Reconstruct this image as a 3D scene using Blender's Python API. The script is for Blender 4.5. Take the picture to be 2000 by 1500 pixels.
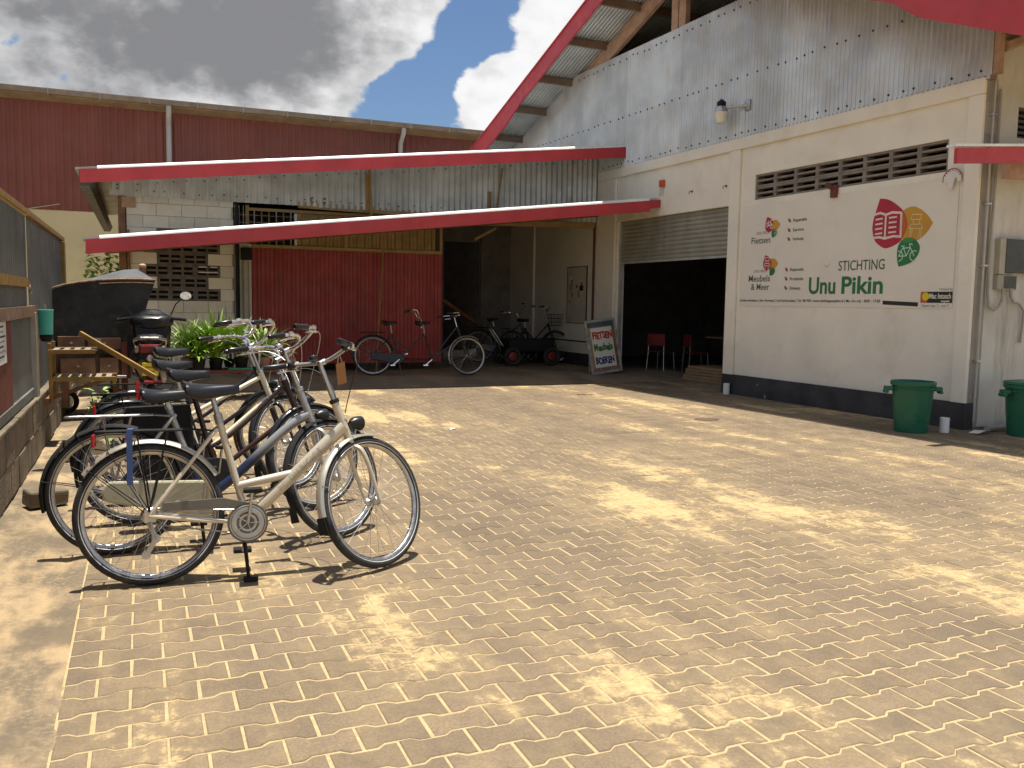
import bpy, bmesh, math, random
from mathutils import Matrix, Vector, noise as mnoise
R = math.radians
random.seed(7)
for o in list(bpy.data.objects): bpy.data.objects.remove(o, do_unlink=True)
scene = bpy.context.scene
COL = scene.collection

# ------------------------------------------------------------------ camera
cam_d = bpy.data.cameras.new('camera'); cam = bpy.data.objects.new('camera', cam_d); COL.objects.link(cam)
cam_d.sensor_width = 36; cam_d.lens = 30.708; cam_d.clip_end = 2000; cam_d.clip_start = 0.05
yaw, pitch, roll = R(23.059), R(-5.310), R(0.888)
fwd = Vector((math.sin(yaw)*math.cos(pitch), math.cos(yaw)*math.cos(pitch), math.sin(pitch)))
rt = Vector((math.cos(yaw), -math.sin(yaw), 0)); up = rt.cross(fwd)
rt, up = rt*math.cos(roll)+up*math.sin(roll), up*math.cos(roll)-rt*math.sin(roll)
mw = Matrix((rt, up, -fwd)).transposed().to_4x4(); mw.translation = (0, 0, 1.40)
cam.matrix_world = mw
scene.camera = cam

# ------------------------------------------------------------------ world, sun, exposure
SUN_EL, SUN_AZ = R(86.2), R(58)          # azimuth measured from +Y towards +X
world = bpy.data.worlds.new('World'); scene.world = world; world.use_nodes = True
wn, wl = world.node_tree.nodes, world.node_tree.links
wn.clear()
def wmath(op, a, b=None, c=None):
    n = wn.new('ShaderNodeMath'); n.operation = op
    for i, v in enumerate((a, b, c)):
        if v is None: continue
        if isinstance(v, (int, float)): n.inputs[i].default_value = v
        else: wl.new(v, n.inputs[i])
    return n.outputs[0]
sky = wn.new('ShaderNodeTexSky'); sky.sky_type = 'NISHITA'; sky.sun_disc = False
sky.sun_elevation = SUN_EL; sky.sun_rotation = SUN_AZ; sky.altitude = 10; sky.air_density = 1.0; sky.dust_density = 1.2; sky.ozone_density = 1.6
tc = wn.new('ShaderNodeTexCoord')
sep = wn.new('ShaderNodeSeparateXYZ'); wl.new(tc.outputs['Generated'], sep.inputs[0])
def wnoise(scale, det, rough, off=0.0, dist=0.0, sz=1.5):
    mp = wn.new('ShaderNodeMapping'); mp.inputs['Location'].default_value = (off, off*.7, off*.3); mp.inputs['Scale'].default_value = (1, 1, sz); wl.new(tc.outputs['Generated'], mp.inputs[0])
    n = wn.new('ShaderNodeTexNoise'); n.inputs['Scale'].default_value = scale; n.inputs['Detail'].default_value = det
    n.inputs['Roughness'].default_value = rough; n.inputs['Distortion'].default_value = dist; wl.new(mp.outputs[0], n.inputs['Vector'])
    return n.outputs[0]
def wdot(d):
    v = wn.new('ShaderNodeVectorMath'); v.operation = 'DOT_PRODUCT'; wl.new(tc.outputs['Generated'], v.inputs[0])
    n = Vector(d).normalized(); v.inputs[1].default_value = n; return v.outputs['Value']
def pixdir(x, y): return (fwd*1706 + rt*(x-1000) - up*(y-750)).normalized()
def wsmooth(v, lo, hi, a=0., b=1.):
    mr = wn.new('ShaderNodeMapRange'); mr.interpolation_type = 'SMOOTHSTEP'
    for k_, q_ in (('From Min', lo), ('From Max', hi), ('To Min', a), ('To Max', b)): mr.inputs[k_].default_value = q_
    wl.new(v, mr.inputs[0]); return mr.outputs[0]
def banks(lst):
    """soft cloud banks: (pixel direction in the photograph's sky, angular radius, weight)"""
    tot = None
    for (px, py, ang, w) in lst:
        q = wsmooth(wdot(pixdir(px, py)), math.cos(R(ang)), 1.0, 0, w); tot = q if tot is None else wmath('ADD', tot, q)
    return tot
big = wnoise(3.2, 3, .5, 1.3); fine = wnoise(11, 12, .56, 5.1, .1); shade = wnoise(7.5, 8, .55, 9.4)
billow = wnoise(26, 8, .55, 2.2)
dens = wmath('ADD', wmath('ADD', wmath('MULTIPLY', wmath('SUBTRACT', big, .5), .6), wmath('MULTIPLY', wmath('SUBTRACT', fine, .5), 2.3)), .10)
dens = wmath('ADD', dens, banks(((100, 20, 17, .34), (400, 30, 11, .28), (640, 90, 5.5, .40), (975, 185, 3.4, .50), (420, 225, 7, .22), (1080, 35, 3.6, .45), (800, 15, 3.6, .42), (940, 20, 3.4, -.50), (890, 95, 3.0, -.42), (820, 165, 3.2, -.45), (735, 195, 3.4, -.42), (530, 170, 2.2, -.34), (260, 140, 3.0, -.28), (590, 225, 3.2, .24), (775, 248, 2.0, .36))))
covv = wsmooth(dens, .0, .22)
core = wsmooth(dens, .10, .75)
g0 = wmath('ADD', banks(((60, 30, 17, .55), (330, 10, 10, .45), (620, 110, 7.0, .62), (500, 50, 6, .30), (420, 240, 5, -.45), (975, 185, 5, -.35), (1080, 35, 5, -.35), (790, 10, 3.4, -.25), (590, 235, 4, -.45), (60, 180, 6, .15))), .12)
g1 = wmath('ADD', wmath('MULTIPLY', wmath('SUBTRACT', shade, .5), 1.5), wmath('MULTIPLY', wmath('SUBTRACT', billow, .5), 1.9))
gsum = wsmooth(wmath('MULTIPLY', wmath('ADD', wmath('MULTIPLY', core, .5), .5), wmath('ADD', g0, g1)), -.45, 1.2)
ccol = wn.new('ShaderNodeMix'); ccol.data_type = 'RGBA'; wl.new(gsum, ccol.inputs[0])
ccol.inputs[6].default_value = (9.9, 9.9, 9.9, 1); ccol.inputs[7].default_value = (2.6, 2.62, 2.75, 1)
skyb = wn.new('ShaderNodeMix'); skyb.data_type = 'RGBA'; skyb.blend_type = 'MULTIPLY'; skyb.inputs[0].default_value = 1
wl.new(sky.outputs[0], skyb.inputs[6]); skyb.inputs[7].default_value = (.82, .95, 1.1, 1)
cmix = wn.new('ShaderNodeMix'); cmix.data_type = 'RGBA'; wl.new(covv, cmix.inputs[0]); wl.new(skyb.outputs[2], cmix.inputs[6]); wl.new(ccol.outputs[2], cmix.inputs[7])
bg = wn.new('ShaderNodeBackground'); bg.inputs[1].default_value = 0.06; wl.new(cmix.outputs[2], bg.inputs[0])
wo = wn.new('ShaderNodeOutputWorld'); wl.new(bg.outputs[0], wo.inputs[0])
sd = bpy.data.lights.new('sun', 'SUN'); sd.energy = 5.0; sd.angle = R(.53); sd.color = (1, .94, .84)
sun = bpy.data.objects.new('sun', sd); COL.objects.link(sun)
sv = Vector((math.cos(SUN_EL)*math.sin(SUN_AZ), math.cos(SUN_EL)*math.cos(SUN_AZ), math.sin(SUN_EL)))
sun.rotation_euler = sv.to_track_quat('Z', 'Y').to_euler(); sun.location = (4, 8, 30)
vs = scene.view_settings; vs.view_transform = 'Standard'; vs.look = 'None'; vs.exposure = 0.7; vs.gamma = 1; vs.use_curve_mapping = False
scene.render.engine = 'CYCLES'; scene.cycles.max_bounces = 10; scene.cycles.diffuse_bounces = 6; scene.cycles.sample_clamp_indirect = 8

# ------------------------------------------------------------------ materials
MATS = {}
class NT:
    def __init__(s, name):
        s.m = bpy.data.materials.new(name); s.m.use_nodes = True; s.n = s.m.node_tree.nodes; s.l = s.m.node_tree.links
        s.b = s.n['Principled BSDF']; s.pos = s.n.new('ShaderNodeNewGeometry').outputs['Position']
    def set(s, sock, v):
        if isinstance(v, (int, float)): sock.default_value = v
        elif isinstance(v, (tuple, list)): sock.default_value = tuple(v) if len(v) == len(sock.default_value) else (*v, 1)
        else: s.l.new(v, sock)
    def noise(s, scale, det=4, rough=.55, vec=None, stretch=None, dist=0):
        v = vec or s.pos
        if stretch:
            mp = s.n.new('ShaderNodeMapping'); mp.inputs['Scale'].default_value = stretch; s.l.new(v, mp.inputs[0]); v = mp.outputs[0]
        t = s.n.new('ShaderNodeTexNoise'); t.inputs['Scale'].default_value = scale; t.inputs['Detail'].default_value = det
        t.inputs['Roughness'].default_value = rough; t.inputs['Distortion'].default_value = dist; s.l.new(v, t.inputs['Vector']); return t.outputs[0]
    def ramp(s, v, lo, hi, a=0., b=1.):
        r = s.n.new('ShaderNodeMapRange'); r.interpolation_type = 'SMOOTHSTEP'
        r.inputs['From Min'].default_value = lo; r.inputs['From Max'].default_value = hi; r.inputs['To Min'].default_value = a; r.inputs['To Max'].default_value = b
        s.l.new(v, r.inputs[0]); return r.outputs[0]
    def math(s, op, a, b=0.):
        n = s.n.new('ShaderNodeMath'); n.operation = op; s.set(n.inputs[0], a); s.set(n.inputs[1], b); return n.outputs[0]
    def mix(s, f, a, b, mode='MIX'):
        n = s.n.new('ShaderNodeMix'); n.data_type = 'RGBA'; n.blend_type = mode
        s.set(n.inputs[0], f); s.set(n.inputs[6], a); s.set(n.inputs[7], b); return n.outputs[2]
    def bump(s, h, strength, dist=.01):
        b = s.n.new('ShaderNodeBump'); b.inputs['Strength'].default_value = strength; b.inputs['Distance'].default_value = dist
        s.l.new(h, b.inputs['Height']); s.l.new(b.outputs[0], s.b.inputs['Normal'])
    def out(s, col, rough=.6, metal=0.):
        s.set(s.b.inputs['Base Color'], col); s.set(s.b.inputs['Roughness'], rough); s.set(s.b.inputs['Metallic'], metal)
        MATS[s.m.name] = s.m; return s.m
def M(name, col, rough=.6, metal=0., var=.12, scale=3., bump=0., bscale=80., dirt=None, dscale=5., damt=.5, streak=False, rvar=.12, ovar=0.):
    if name in MATS: return MATS[name]
    t = NT(name); dark = tuple(c*(1-var) for c in col); lite = tuple(min(1, c*(1+var*.6)) for c in col)
    c = t.mix(t.ramp(t.noise(scale, 6), .3, .7), dark, lite)
    if dirt:
        m = t.ramp(t.noise(dscale, 8, .65, stretch=(1, 1, .16) if streak else None), .5, .74, 0, damt)
        c = t.mix(m, c, dirt)
    if ovar:
        oi = t.n.new('ShaderNodeObjectInfo'); c = t.mix(t.math('MULTIPLY', oi.outputs['Random'], ovar), c, tuple(q*.45 for q in col))
    if bump: t.bump(t.noise(bscale, 4, .6), bump)
    t.b.inputs['Specular IOR Level'].default_value = .4
    return t.out(c, t.ramp(t.noise(scale*2.3, 4), .3, .7, max(.03, rough-rvar), min(1, rough+rvar)), metal)

WHITEWALL = M('cream_plaster', (.79, .74, .63), .85, var=.07, scale=1.3, bump=.25, bscale=35, dirt=(.56, .49, .38), dscale=1.6, damt=.4)
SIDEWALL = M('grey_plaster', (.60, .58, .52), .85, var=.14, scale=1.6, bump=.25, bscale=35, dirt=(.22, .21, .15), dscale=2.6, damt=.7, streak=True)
GALV = M('galvanised_sheet', (.60, .62, .62), .42, .55, ovar=.28, var=.16, scale=1.7, dirt=(.42, .41, .38), dscale=2.2, damt=.55, streak=True)
GALVW = M('galvanised_sheet_worn', (.56, .57, .55), .5, .45, ovar=.28, var=.2, scale=2.4, dirt=(.34, .30, .24), dscale=3, damt=.6, streak=True)
ROOFU = M('roof_sheet', (.46, .47, .46), .5, .5, var=.18, scale=2)
REDF = M('red_fascia_paint', (.46, .045, .055), .45, var=.14, scale=2.5, dirt=(.30, .05, .05), dscale=5, damt=.5)
REDG = M('red_gate_paint', (.34, .04, .032), .45, ovar=.28, var=.18, scale=2.2, dirt=(.16, .035, .03), dscale=4, damt=.5, streak=True)
WHITEEDGE = M('white_edge_metal', (.80, .79, .76), .35, .2, var=.08)
WOODP = M('pink_timber', (.42, .27, .19), .7, var=.2, scale=6, dirt=(.26, .17, .12), dscale=7, bump=.2, bscale=50)
WOODB = M('brown_timber', (.20, .10, .05), .6, var=.3, scale=7, dirt=(.08, .045, .025), dscale=6, bump=.2, bscale=60)
OCHRE = M('ochre_paint', (.27, .155, .04), .55, var=.22, scale=8, dirt=(.22, .11, .04), dscale=9, damt=.7)
OCHRED = M('ochre_board', (.36, .24, .09), .65, ovar=.28, var=.2, scale=5, dirt=(.18, .12, .05), dscale=6)
BLACKP = M('black_plinth_top', (.03, .03, .034), .6)
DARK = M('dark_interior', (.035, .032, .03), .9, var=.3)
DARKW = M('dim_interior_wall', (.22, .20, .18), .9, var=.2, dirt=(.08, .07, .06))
CONC = M('vent_concrete', (.24, .21, .175), .9, var=.2, scale=8, bump=.4, bscale=70, dirt=(.13, .11, .09), dscale=9)
VENTD = M('vent_block_dark', (.15, .13, .11), .85, var=.25, scale=9, bump=.3, bscale=70)
BLOCKW = M('white_block', (.76, .72, .61), .85, ovar=.28, var=.08, scale=3, bump=.35, bscale=55, dirt=(.48, .44, .34), dscale=3.2, damt=.4)
MORTAR = M('block_mortar', (.45, .42, .35), .9, var=.2, bump=.4)
WAREW = M('warehouse_red_sheet', (.205, .062, .048), .55, ovar=.28, var=.14, scale=.7, dirt=(.12, .05, .04), dscale=.9, damt=.5, streak=True)
WAREC = M('warehouse_cream_wall', (.58, .53, .33), .85, var=.08, scale=.8, dirt=(.42, .38, .24), dscale=1.1)
GUTTER = M('gutter_brown', (.24, .19, .14), .6, var=.2, dirt=(.12, .09, .06))
PIPEW = M('pipe_white', (.72, .72, .70), .45, var=.06, dirt=(.4, .37, .3), damt=.35)
PIPEG = M('pipe_grey', (.34, .32, .28), .55, var=.15, dirt=(.16, .13, .1))
GREENP = M('green_plastic', (.012, .115, .062), .38, var=.12, dirt=(.05, .12, .07), dscale=6, damt=.35)
BLKPL = M('black_plastic', (.011, .011, .012), .30, var=.2, rvar=.08)
BLKMT = M('black_matt', (.016, .016, .016), .75, var=.2, dirt=(.04, .036, .03), damt=.35)
BLKMT.node_tree.nodes['Principled BSDF'].inputs['Specular IOR Level'].default_value = .2
RUBBER = M('tyre_rubber', (.026, .025, .025), .75, var=.2, dirt=(.10, .085, .06), dscale=14, damt=.5)
CHROME = M('polished_steel', (.72, .71, .69), .2, 1., var=.08, scale=20)
STEEL = M('dull_steel', (.50, .49, .47), .36, 1., var=.15, scale=14, dirt=(.3, .26, .2), dscale=18)
SPOKE = M('spoke_steel', (.52, .50, .46), .35, .8)
REDREF = M('red_reflector', (.45, .012, .015), .22)
SADDLE = M('saddle_vinyl', (.011, .011, .012), .27, var=.15, rvar=.06)
CHAMP = M('champagne_paint', (.60, .53, .41), .33, .35, var=.06, dirt=(.42, .36, .26), dscale=12, damt=.35)
BLUEP = M('dark_blue_paint', (.012, .020, .055), .25, .2)
SILVP = M('silver_paint', (.44, .44, .43), .3, .6)
BROWNP = M('dark_brown_paint', (.035, .016, .013), .28, .1)
CREAMP = M('cream_paint', (.70, .64, .48), .35)
BLKP = M('black_gloss_paint', (.014, .014, .016), .2)
def fade_paint():
    t = NT('blue_to_silver_paint'); tcn = t.n.new('ShaderNodeTexCoord'); sx = t.n.new('ShaderNodeSeparateXYZ'); t.l.new(tcn.outputs['Object'], sx.inputs[0])
    f_ = t.ramp(sx.outputs[2], .46, .62); c = t.mix(f_, (.012, .020, .060), (.36, .36, .35)); return t.out(c, .3, t.math('MULTIPLY', f_, .5))
FADE = fade_paint()
CASE = M('chaincase_beige', (.40, .38, .27), .45, dirt=(.2, .18, .12), dscale=12)
SMOKE = M('smoked_chainguard', (.14, .13, .11), .3)
TAGC = M('card_tag', (.50, .24, .09), .85)
BLUEST = M('blue_strap', (.05, .09, .22), .6)
GLASSW = M('lamp_refractor', (.70, .68, .60), .25)
PAPER = M('white_paper', (.68, .67, .63), .8, dirt=(.45, .42, .38), dscale=20)
TEAL = M('teal_plastic', (.07, .42, .37), .45)
YELLOW = M('yellow_plate', (.75, .56, .02), .45)
LEAF1 = M('leaf_bright', (.20, .33, .035), .45, var=.35, scale=9)
LEAF2 = M('leaf_dark', (.045, .12, .022), .45, var=.35, scale=9)
LEAF3 = M('leaf_pale', (.24, .33, .10), .5, var=.3, scale=9)
STEM = M('stem_brown', (.12, .085, .045), .8)
TARP = M('cart_hood', (.020, .018, .016), .55, var=.4, scale=4, dirt=(.10, .075, .045), dscale=4.5, damt=.8, bump=.4, bscale=14)
TARPT = M('cart_hood_top', (.085, .09, .095), .6, var=.3, scale=5, dirt=(.05, .05, .05))
RUST = M('rusty_edge', (.20, .12, .07), .75, var=.4, scale=14, dirt=(.36, .28, .2), dscale=12)
GATEG = M('gate_grey_sheet', (.14, .145, .135), .6, .2, var=.2, scale=2, dirt=(.10, .085, .06), dscale=4, damt=.7, streak=True)
MAROON = M('maroon_sheet', (.15, .035, .025), .6, var=.2, dirt=(.09, .03, .02))
LOWW = M('weathered_concrete', (.19, .15, .10), .92, ovar=.28, var=.35, scale=4, bump=.7, bscale=26, dirt=(.065, .055, .04), dscale=3.5, damt=.85, streak=True)
PLY = M('plywood', (.30, .20, .11), .7, var=.2, scale=6)
REDC = M('red_chair_shell', (.17, .02, .018), .4)
BANNER = M('banner_vinyl', (.75, .70, .60), .6, var=.04, scale=1.5, dirt=(.64, .58, .48), dscale=1.4, damt=.4)
INK_R = M('ink_red', (.40, .025, .05), .6, var=.06); INK_Y = M('ink_ochre', (.56, .29, .035), .6, var=.06); INK_G = M('ink_green', (.03, .17, .065), .6, var=.06)
INK_O = M('ink_orange', (.52, .12, .03), .6, var=.05); INK_LG = M('ink_light_green', (.06, .26, .05), .6, var=.05); INK_K = M('ink_black', (.022, .022, .022), .6)
INK_DG = M('ink_dark_green', (.075, .115, .07), .6, var=.05); INK_W = M('ink_white', (.74, .70, .60), .6, var=.04); INK_GR = M('ink_grey', (.33, .31, .27), .6)
INK_YE = M('ink_yellow', (.72, .58, .03), .6); INK_P = M('ink_pinkish', (.74, .60, .52), .6); INK_YO = M('ink_pale_ochre', (.75, .60, .33), .6); INK_PG = M('ink_pale_green', (.50, .68, .50), .6)
INK_B = M('ink_navy', (.03, .04, .13), .6)
SCREWD = M('screw_washer', (.03, .03, .035), .6)
PINK = M('pink_flower', (.62, .25, .20), .6)

def plinth_mat():
    t = NT('black_plinth_paint')
    sx = t.n.new('ShaderNodeSeparateXYZ'); t.l.new(t.pos, sx.inputs[0])
    chip = t.ramp(t.noise(5.5, 7, .6), .655, .675)
    near = t.ramp(t.noise(.9, 2), .5, .62)
    c = t.mix(t.ramp(t.noise(3, 6), .3, .7), (.022, .023, .026), (.05, .05, .055))
    c = t.mix(t.math('MULTIPLY', chip, near), c, (.55, .48, .40))
    c = t.mix(t.ramp(t.noise(14, 6, .6), .6, .8, 0, .35), c, (.16, .14, .11))
    t.bump(t.noise(40, 4), .25); return t.out(c, .6)
PLINTH = plinth_mat()

def sand_mask(t):
    """dust lying on the yard: broad patches, tyre tracks running through the yard, fine speckle"""
    broad = t.noise(.55, 5, .6, stretch=(1., .55, 1)); tr = t.noise(2.2, 6, .62, stretch=(1.0, .22, 1), dist=.4)
    fine = t.noise(16, 8, .7); mid = t.noise(4.6, 6, .62)
    s = t.math('ADD', t.math('MULTIPLY', broad, .48), t.math('ADD', t.math('MULTIPLY', tr, .36), t.math('ADD', t.math('MULTIPLY', mid, .20), t.math('MULTIPLY', fine, .17))))
    return s
def paver_mat():
    t = NT('concrete_paver'); s = sand_mask(t)
    oi = t.n.new('ShaderNodeObjectInfo'); g = t.n.new('ShaderNodeNewGeometry')
    rnd = t.math('FRACT', t.math('ADD', t.math('MULTIPLY', oi.outputs['Random'], 7.31), g.outputs['Random Per Island']))
    base = t.mix(rnd, (.150, .113, .075), (.205, .152, .098))
    base = t.mix(t.ramp(t.noise(90, 3, .6), .35, .7), t.mix(.5, base, (.09, .07, .05)), base)
    base = t.mix(t.ramp(t.noise(.8, 4), .5, .75, 0, .35), base, (.115, .092, .068))
    sand = t.mix(t.ramp(t.noise(24, 6), .3, .7), (.37, .268, .132), (.46, .342, .178))
    thin = t.ramp(s, .52, .74, 0.0, .62); heavy = t.ramp(t.math('ADD', s, t.math('MULTIPLY', t.noise(60, 5, .7), .10)), .685, .745)
    c = t.mix(thin, base, t.mix(.6, base, sand)); c = t.mix(heavy, c, sand)
    h = t.math('ADD', t.math('MULTIPLY', t.noise(120, 4, .65), .5), t.noise(26, 5, .6))
    t.bump(h, .5, .006); t.b.inputs['Specular IOR Level'].default_value = .25
    return t.out(c, .9)
PAVER = paver_mat()
def sand_mat():
    t = NT('joint_sand')
    c = t.mix(t.ramp(t.noise(30, 6, .7), .3, .7), (.35, .255, .13), (.48, .36, .19))
    c = t.mix(t.ramp(t.noise(1.2, 5), .45, .75, 0, .5), c, (.36, .265, .14))
    t.bump(t.noise(150, 4, .7), .6, .006); return t.out(c, .95)
SAND = sand_mat()
def strip_mat():
    t = NT('dusty_concrete_strip')
    c = t.mix(t.ramp(t.noise(3.0, 8, .65, stretch=(1.4, .5, 1)), .38, .62), (.135, .105, .07), (.34, .245, .135))
    c = t.mix(t.ramp(t.noise(38, 6, .7), .45, .75, 0, .5), c, (.42, .31, .17))
    c = t.mix(t.ramp(t.noise(1.7, 7, .65), .48, .62, 0, .8), c, (.12, .092, .06))
    t.bump(t.math('ADD', t.noise(9, 8, .7), t.math('MULTIPLY', t.noise(90, 3), .3)), .9, .012); return t.out(c, .95)
STRIP = strip_mat()
def apron_mat():
    t = NT('dusty_apron')
    c = t.mix(t.ramp(t.noise(1.4, 7, .6, stretch=(1, .6, 1)), .35, .65), (.17, .125, .085), (.30, .22, .135))
    c = t.mix(t.ramp(t.noise(22, 7, .7), .4, .75, 0, .5), c, (.20, .155, .105))
    t.bump(t.noise(40, 6, .65), .5, .008); return t.out(c, .92)
APRON = apron_mat()
def earth_mat():
    t = NT('sandy_earth')
    c = t.mix(t.ramp(t.noise(.35, 8, .6), .35, .65), (.22, .16, .09), (.36, .27, .15))
    t.bump(t.noise(12, 8, .7), .8, .02); return t.out(c, .95)
EARTH = earth_mat()

# ------------------------------------------------------------------ mesh helpers
class MB:
    def __init__(s): s.v = []; s.f = []
    def add(s, vs, fs, m=None):
        k = len(s.v); s.v += [tuple(m @ Vector(v)) if m else tuple(v) for v in vs]; s.f += [tuple(i+k for i in f) for f in fs]; return s
    def box(s, x0, x1, y0, y1, z0, z1, m=None):
        return s.add([(x0, y0, z0), (x1, y0, z0), (x1, y1, z0), (x0, y1, z0), (x0, y0, z1), (x1, y0, z1), (x1, y1, z1), (x0, y1, z1)],
                     [(0, 3, 2, 1), (4, 5, 6, 7), (0, 1, 5, 4), (1, 2, 6, 5), (2, 3, 7, 6), (3, 0, 4, 7)], m)
    def bar(s, p, q, w, h, upv=(0, 0, 1)):
        p, q = Vector(p), Vector(q); d = q-p; L = d.length; d.normalize(); u = Vector(upv)
        if abs(d.dot(u)) > .98: u = Vector((1, 0, 0))
        sd = d.cross(u).normalized(); u = sd.cross(d)
        m = Matrix((d, sd, u)).transposed().to_4x4(); m.translation = p
        return s.box(0, L, -w/2, w/2, -h/2, h/2, m)
    def tube(s, pts, r, n=8, caps=True, closed=False):
        P = [Vector(p) for p in pts]; N = len(P); rr = r if isinstance(r, (list, tuple)) else [r]*N
        k = len(s.v); prev = None
        for i, p in enumerate(P):
            if closed: d = P[(i+1) % N]-P[i-1]
            else: d = P[min(i+1, N-1)]-P[max(i-1, 0)]
            if d.length < 1e-9: d = Vector((0, 0, 1))
            d.normalize()
            if prev is None:
                a = Vector((0, 0, 1)) if abs(d.z) < .9 else Vector((1, 0, 0)); a = (a-d*a.dot(d)).normalized()
            else: a = (prev-d*prev.dot(d)).normalized()
            prev = a; b = d.cross(a)
            for j in range(n):
                t = 2*math.pi*j/n; s.v.append(tuple(p+(a*math.cos(t)+b*math.sin(t))*rr[i]))
        for i in range(N if closed else N-1):
            i2 = (i+1) % N
            for j in range(n):
                j2 = (j+1) % n; s.f.append((k+i*n+j, k+i*n+j2, k+i2*n+j2, k+i2*n+j))
        if caps and not closed:
            s.f.append(tuple(k+j for j in reversed(range(n)))); s.f.append(tuple(k+(N-1)*n+j for j in range(n)))
        return s
    def ring(s, c, Rr, r, ax='y', n=40, m=8, flat=1.0, a0=0, a1=2*math.pi):
        k = len(s.v); full = abs(a1-a0-2*math.pi) < 1e-6; cnt = n if full else n+1; c = Vector(c)
        for i in range(cnt):
            t = a0+(a1-a0)*i/n
            for j in range(m):
                q = 2*math.pi*j/m; rad = Rr+r*math.cos(q); o = r*flat*math.sin(q)
                if ax == 'y': p = (rad*math.cos(t), o, rad*math.sin(t))
                elif ax == 'z': p = (rad*math.cos(t), rad*math.sin(t), o)
                else: p = (o, rad*math.cos(t), rad*math.sin(t))
                s.v.append(tuple(c+Vector(p)))
        for i in range(n if full else n):
            i2 = (i+1) % cnt
            for j in range(m): s.f.append((k+i*m+j, k+i*m+(j+1) % m, k+i2*m+(j+1) % m, k+i2*m+j))
        return s
    def lathe(s, prof, n=24, m=None, capb=True, capt=True):
        k = len(s.v); vs = []; fs = []
        for (r, z) in prof:
            for j in range(n): t = 2*math.pi*j/n; vs.append((r*math.cos(t), r*math.sin(t), z))
        for i in range(len(prof)-1):
            for j in range(n): j2 = (j+1) % n; fs.append((i*n+j, i*n+j2, (i+1)*n+j2, (i+1)*n+j))
        if capb: fs.append(tuple(reversed(range(n))))
        if capt: fs.append(tuple((len(prof)-1)*n+j for j in range(n)))
        return s.add(vs, fs, m)
    def prism(s, poly, d0, d1, plane='xy', m=None):
        n = len(poly)
        def p3(a, b, d): return (a, b, d) if plane == 'xy' else ((a, d, b) if plane == 'xz' else (d, a, b))
        vs = [p3(a, b, d0) for a, b in poly]+[p3(a, b, d1) for a, b in poly]
        fs = [tuple(reversed(range(n))), tuple(range(n, 2*n))]+[(i, (i+1) % n, n+(i+1) % n, n+i) for i in range(n)]
        return s.add(vs, fs, m)
    def xform(s, m): s.v = [tuple(m @ Vector(v)) for v in s.v]; return s
    def mesh(s, name, mat, smooth=False):
        me = bpy.data.meshes.new(name); me.from_pydata(s.v, [], s.f); me.materials.append(mat)
        bm = bmesh.new(); bm.from_mesh(me); bmesh.ops.recalc_face_normals(bm, faces=bm.faces); bm.to_mesh(me); bm.free()
        if smooth:
            for p in me.polygons: p.use_smooth = True
        me.update(); return me
    def build(s, name, mat, parent=None, smooth=False, bevel=0., loc=None, sharp=40):
        me = s.mesh(name, mat, smooth); o = bpy.data.objects.new(name, me); COL.objects.link(o)
        if smooth: me.set_sharp_from_angle(angle=R(sharp))
        if parent: o.parent = parent
        if loc is not None: o.location = loc
        if bevel:
            b = o.modifiers.new('bevel', 'BEVEL'); b.width = bevel; b.segments = 2; b.limit_method = 'ANGLE'; b.angle_limit = R(35)
        return o
def inst(me, name, parent=None, loc=(0, 0, 0), rot=(0, 0, 0), scale=(1, 1, 1)):
    o = bpy.data.objects.new(name, me); COL.objects.link(o); o.location = loc; o.rotation_euler = rot; o.scale = scale
    if parent: o.parent = parent
    return o
def thing(name, label, cat, loc=(0, 0, 0), rot=(0, 0, 0), group=None):
    o = bpy.data.objects.new(name, None); COL.objects.link(o); o.empty_display_size = .1; o.location = loc; o.rotation_euler = rot
    return tag(o, label, cat, group)
def tag(o, label, cat, group=None):
    o['label'] = label; o['category'] = cat
    if group: o['group'] = group
    return o
def struct(o): o['kind'] = 'structure'; return o
def stuff(o): o['kind'] = 'stuff'; return o
def text_mesh(txt, size, name, mat, parent, m, sx=1., off=0., ext=.001, space=1., align='LEFT', shear=0.):
    """lettering turned into a thin mesh; m maps text plane (x right, y up, z out) to the parent's frame"""
    c = bpy.data.curves.new('letters', 'FONT'); c.body = txt; c.size = size; c.offset = off; c.extrude = ext; c.space_character = space; c.align_x = align; c.shear = shear
    c.resolution_u = 4
    to = bpy.data.objects.new('letters', c); COL.objects.link(to); bpy.context.view_layer.update()
    me = bpy.data.meshes.new_from_object(to); bpy.data.objects.remove(to)
    me.transform(m @ Matrix.Diagonal((sx, 1, 1, 1))); me.materials.clear(); me.materials.append(mat); me.name = name
    o = bpy.data.objects.new(name, me); COL.objects.link(o); o.parent = parent; return o

exec_parts = []
# ------------------------------------------------------------------ ground, paving
b = MB(); b.add([(-600, -600, -.06), (600, -600, -.06), (600, 600, -.06), (-600, 600, -.06)], [(0, 1, 2, 3)])
struct(b.build('ground', EARTH))
b = MB(); NX, NY = 16, 160
for j in range(NY+1):
    for i in range(NX+1):
        x = -1.3+(1.3-.262)*i/NX; y = .2+14.4*j/NY
        z = -.012+.022*mnoise.noise((x*2.2, y*1.1, 0))+.012*mnoise.noise((x*7, y*6, 3)) + (.006 if i < NX-1 else .010+.014*mnoise.noise((x*9, y*8, 5)) if i == NX-1 else .004+.020*mnoise.noise((x*9, y*5, 9)))
        b.v.append((x, y, z))
for j in range(NY):
    for i in range(NX): k = j*(NX+1)+i; b.f.append((k, k+1, k+NX+2, k+NX+1))
struct(b.build('dirt_strip', STRIP, smooth=True))

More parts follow.
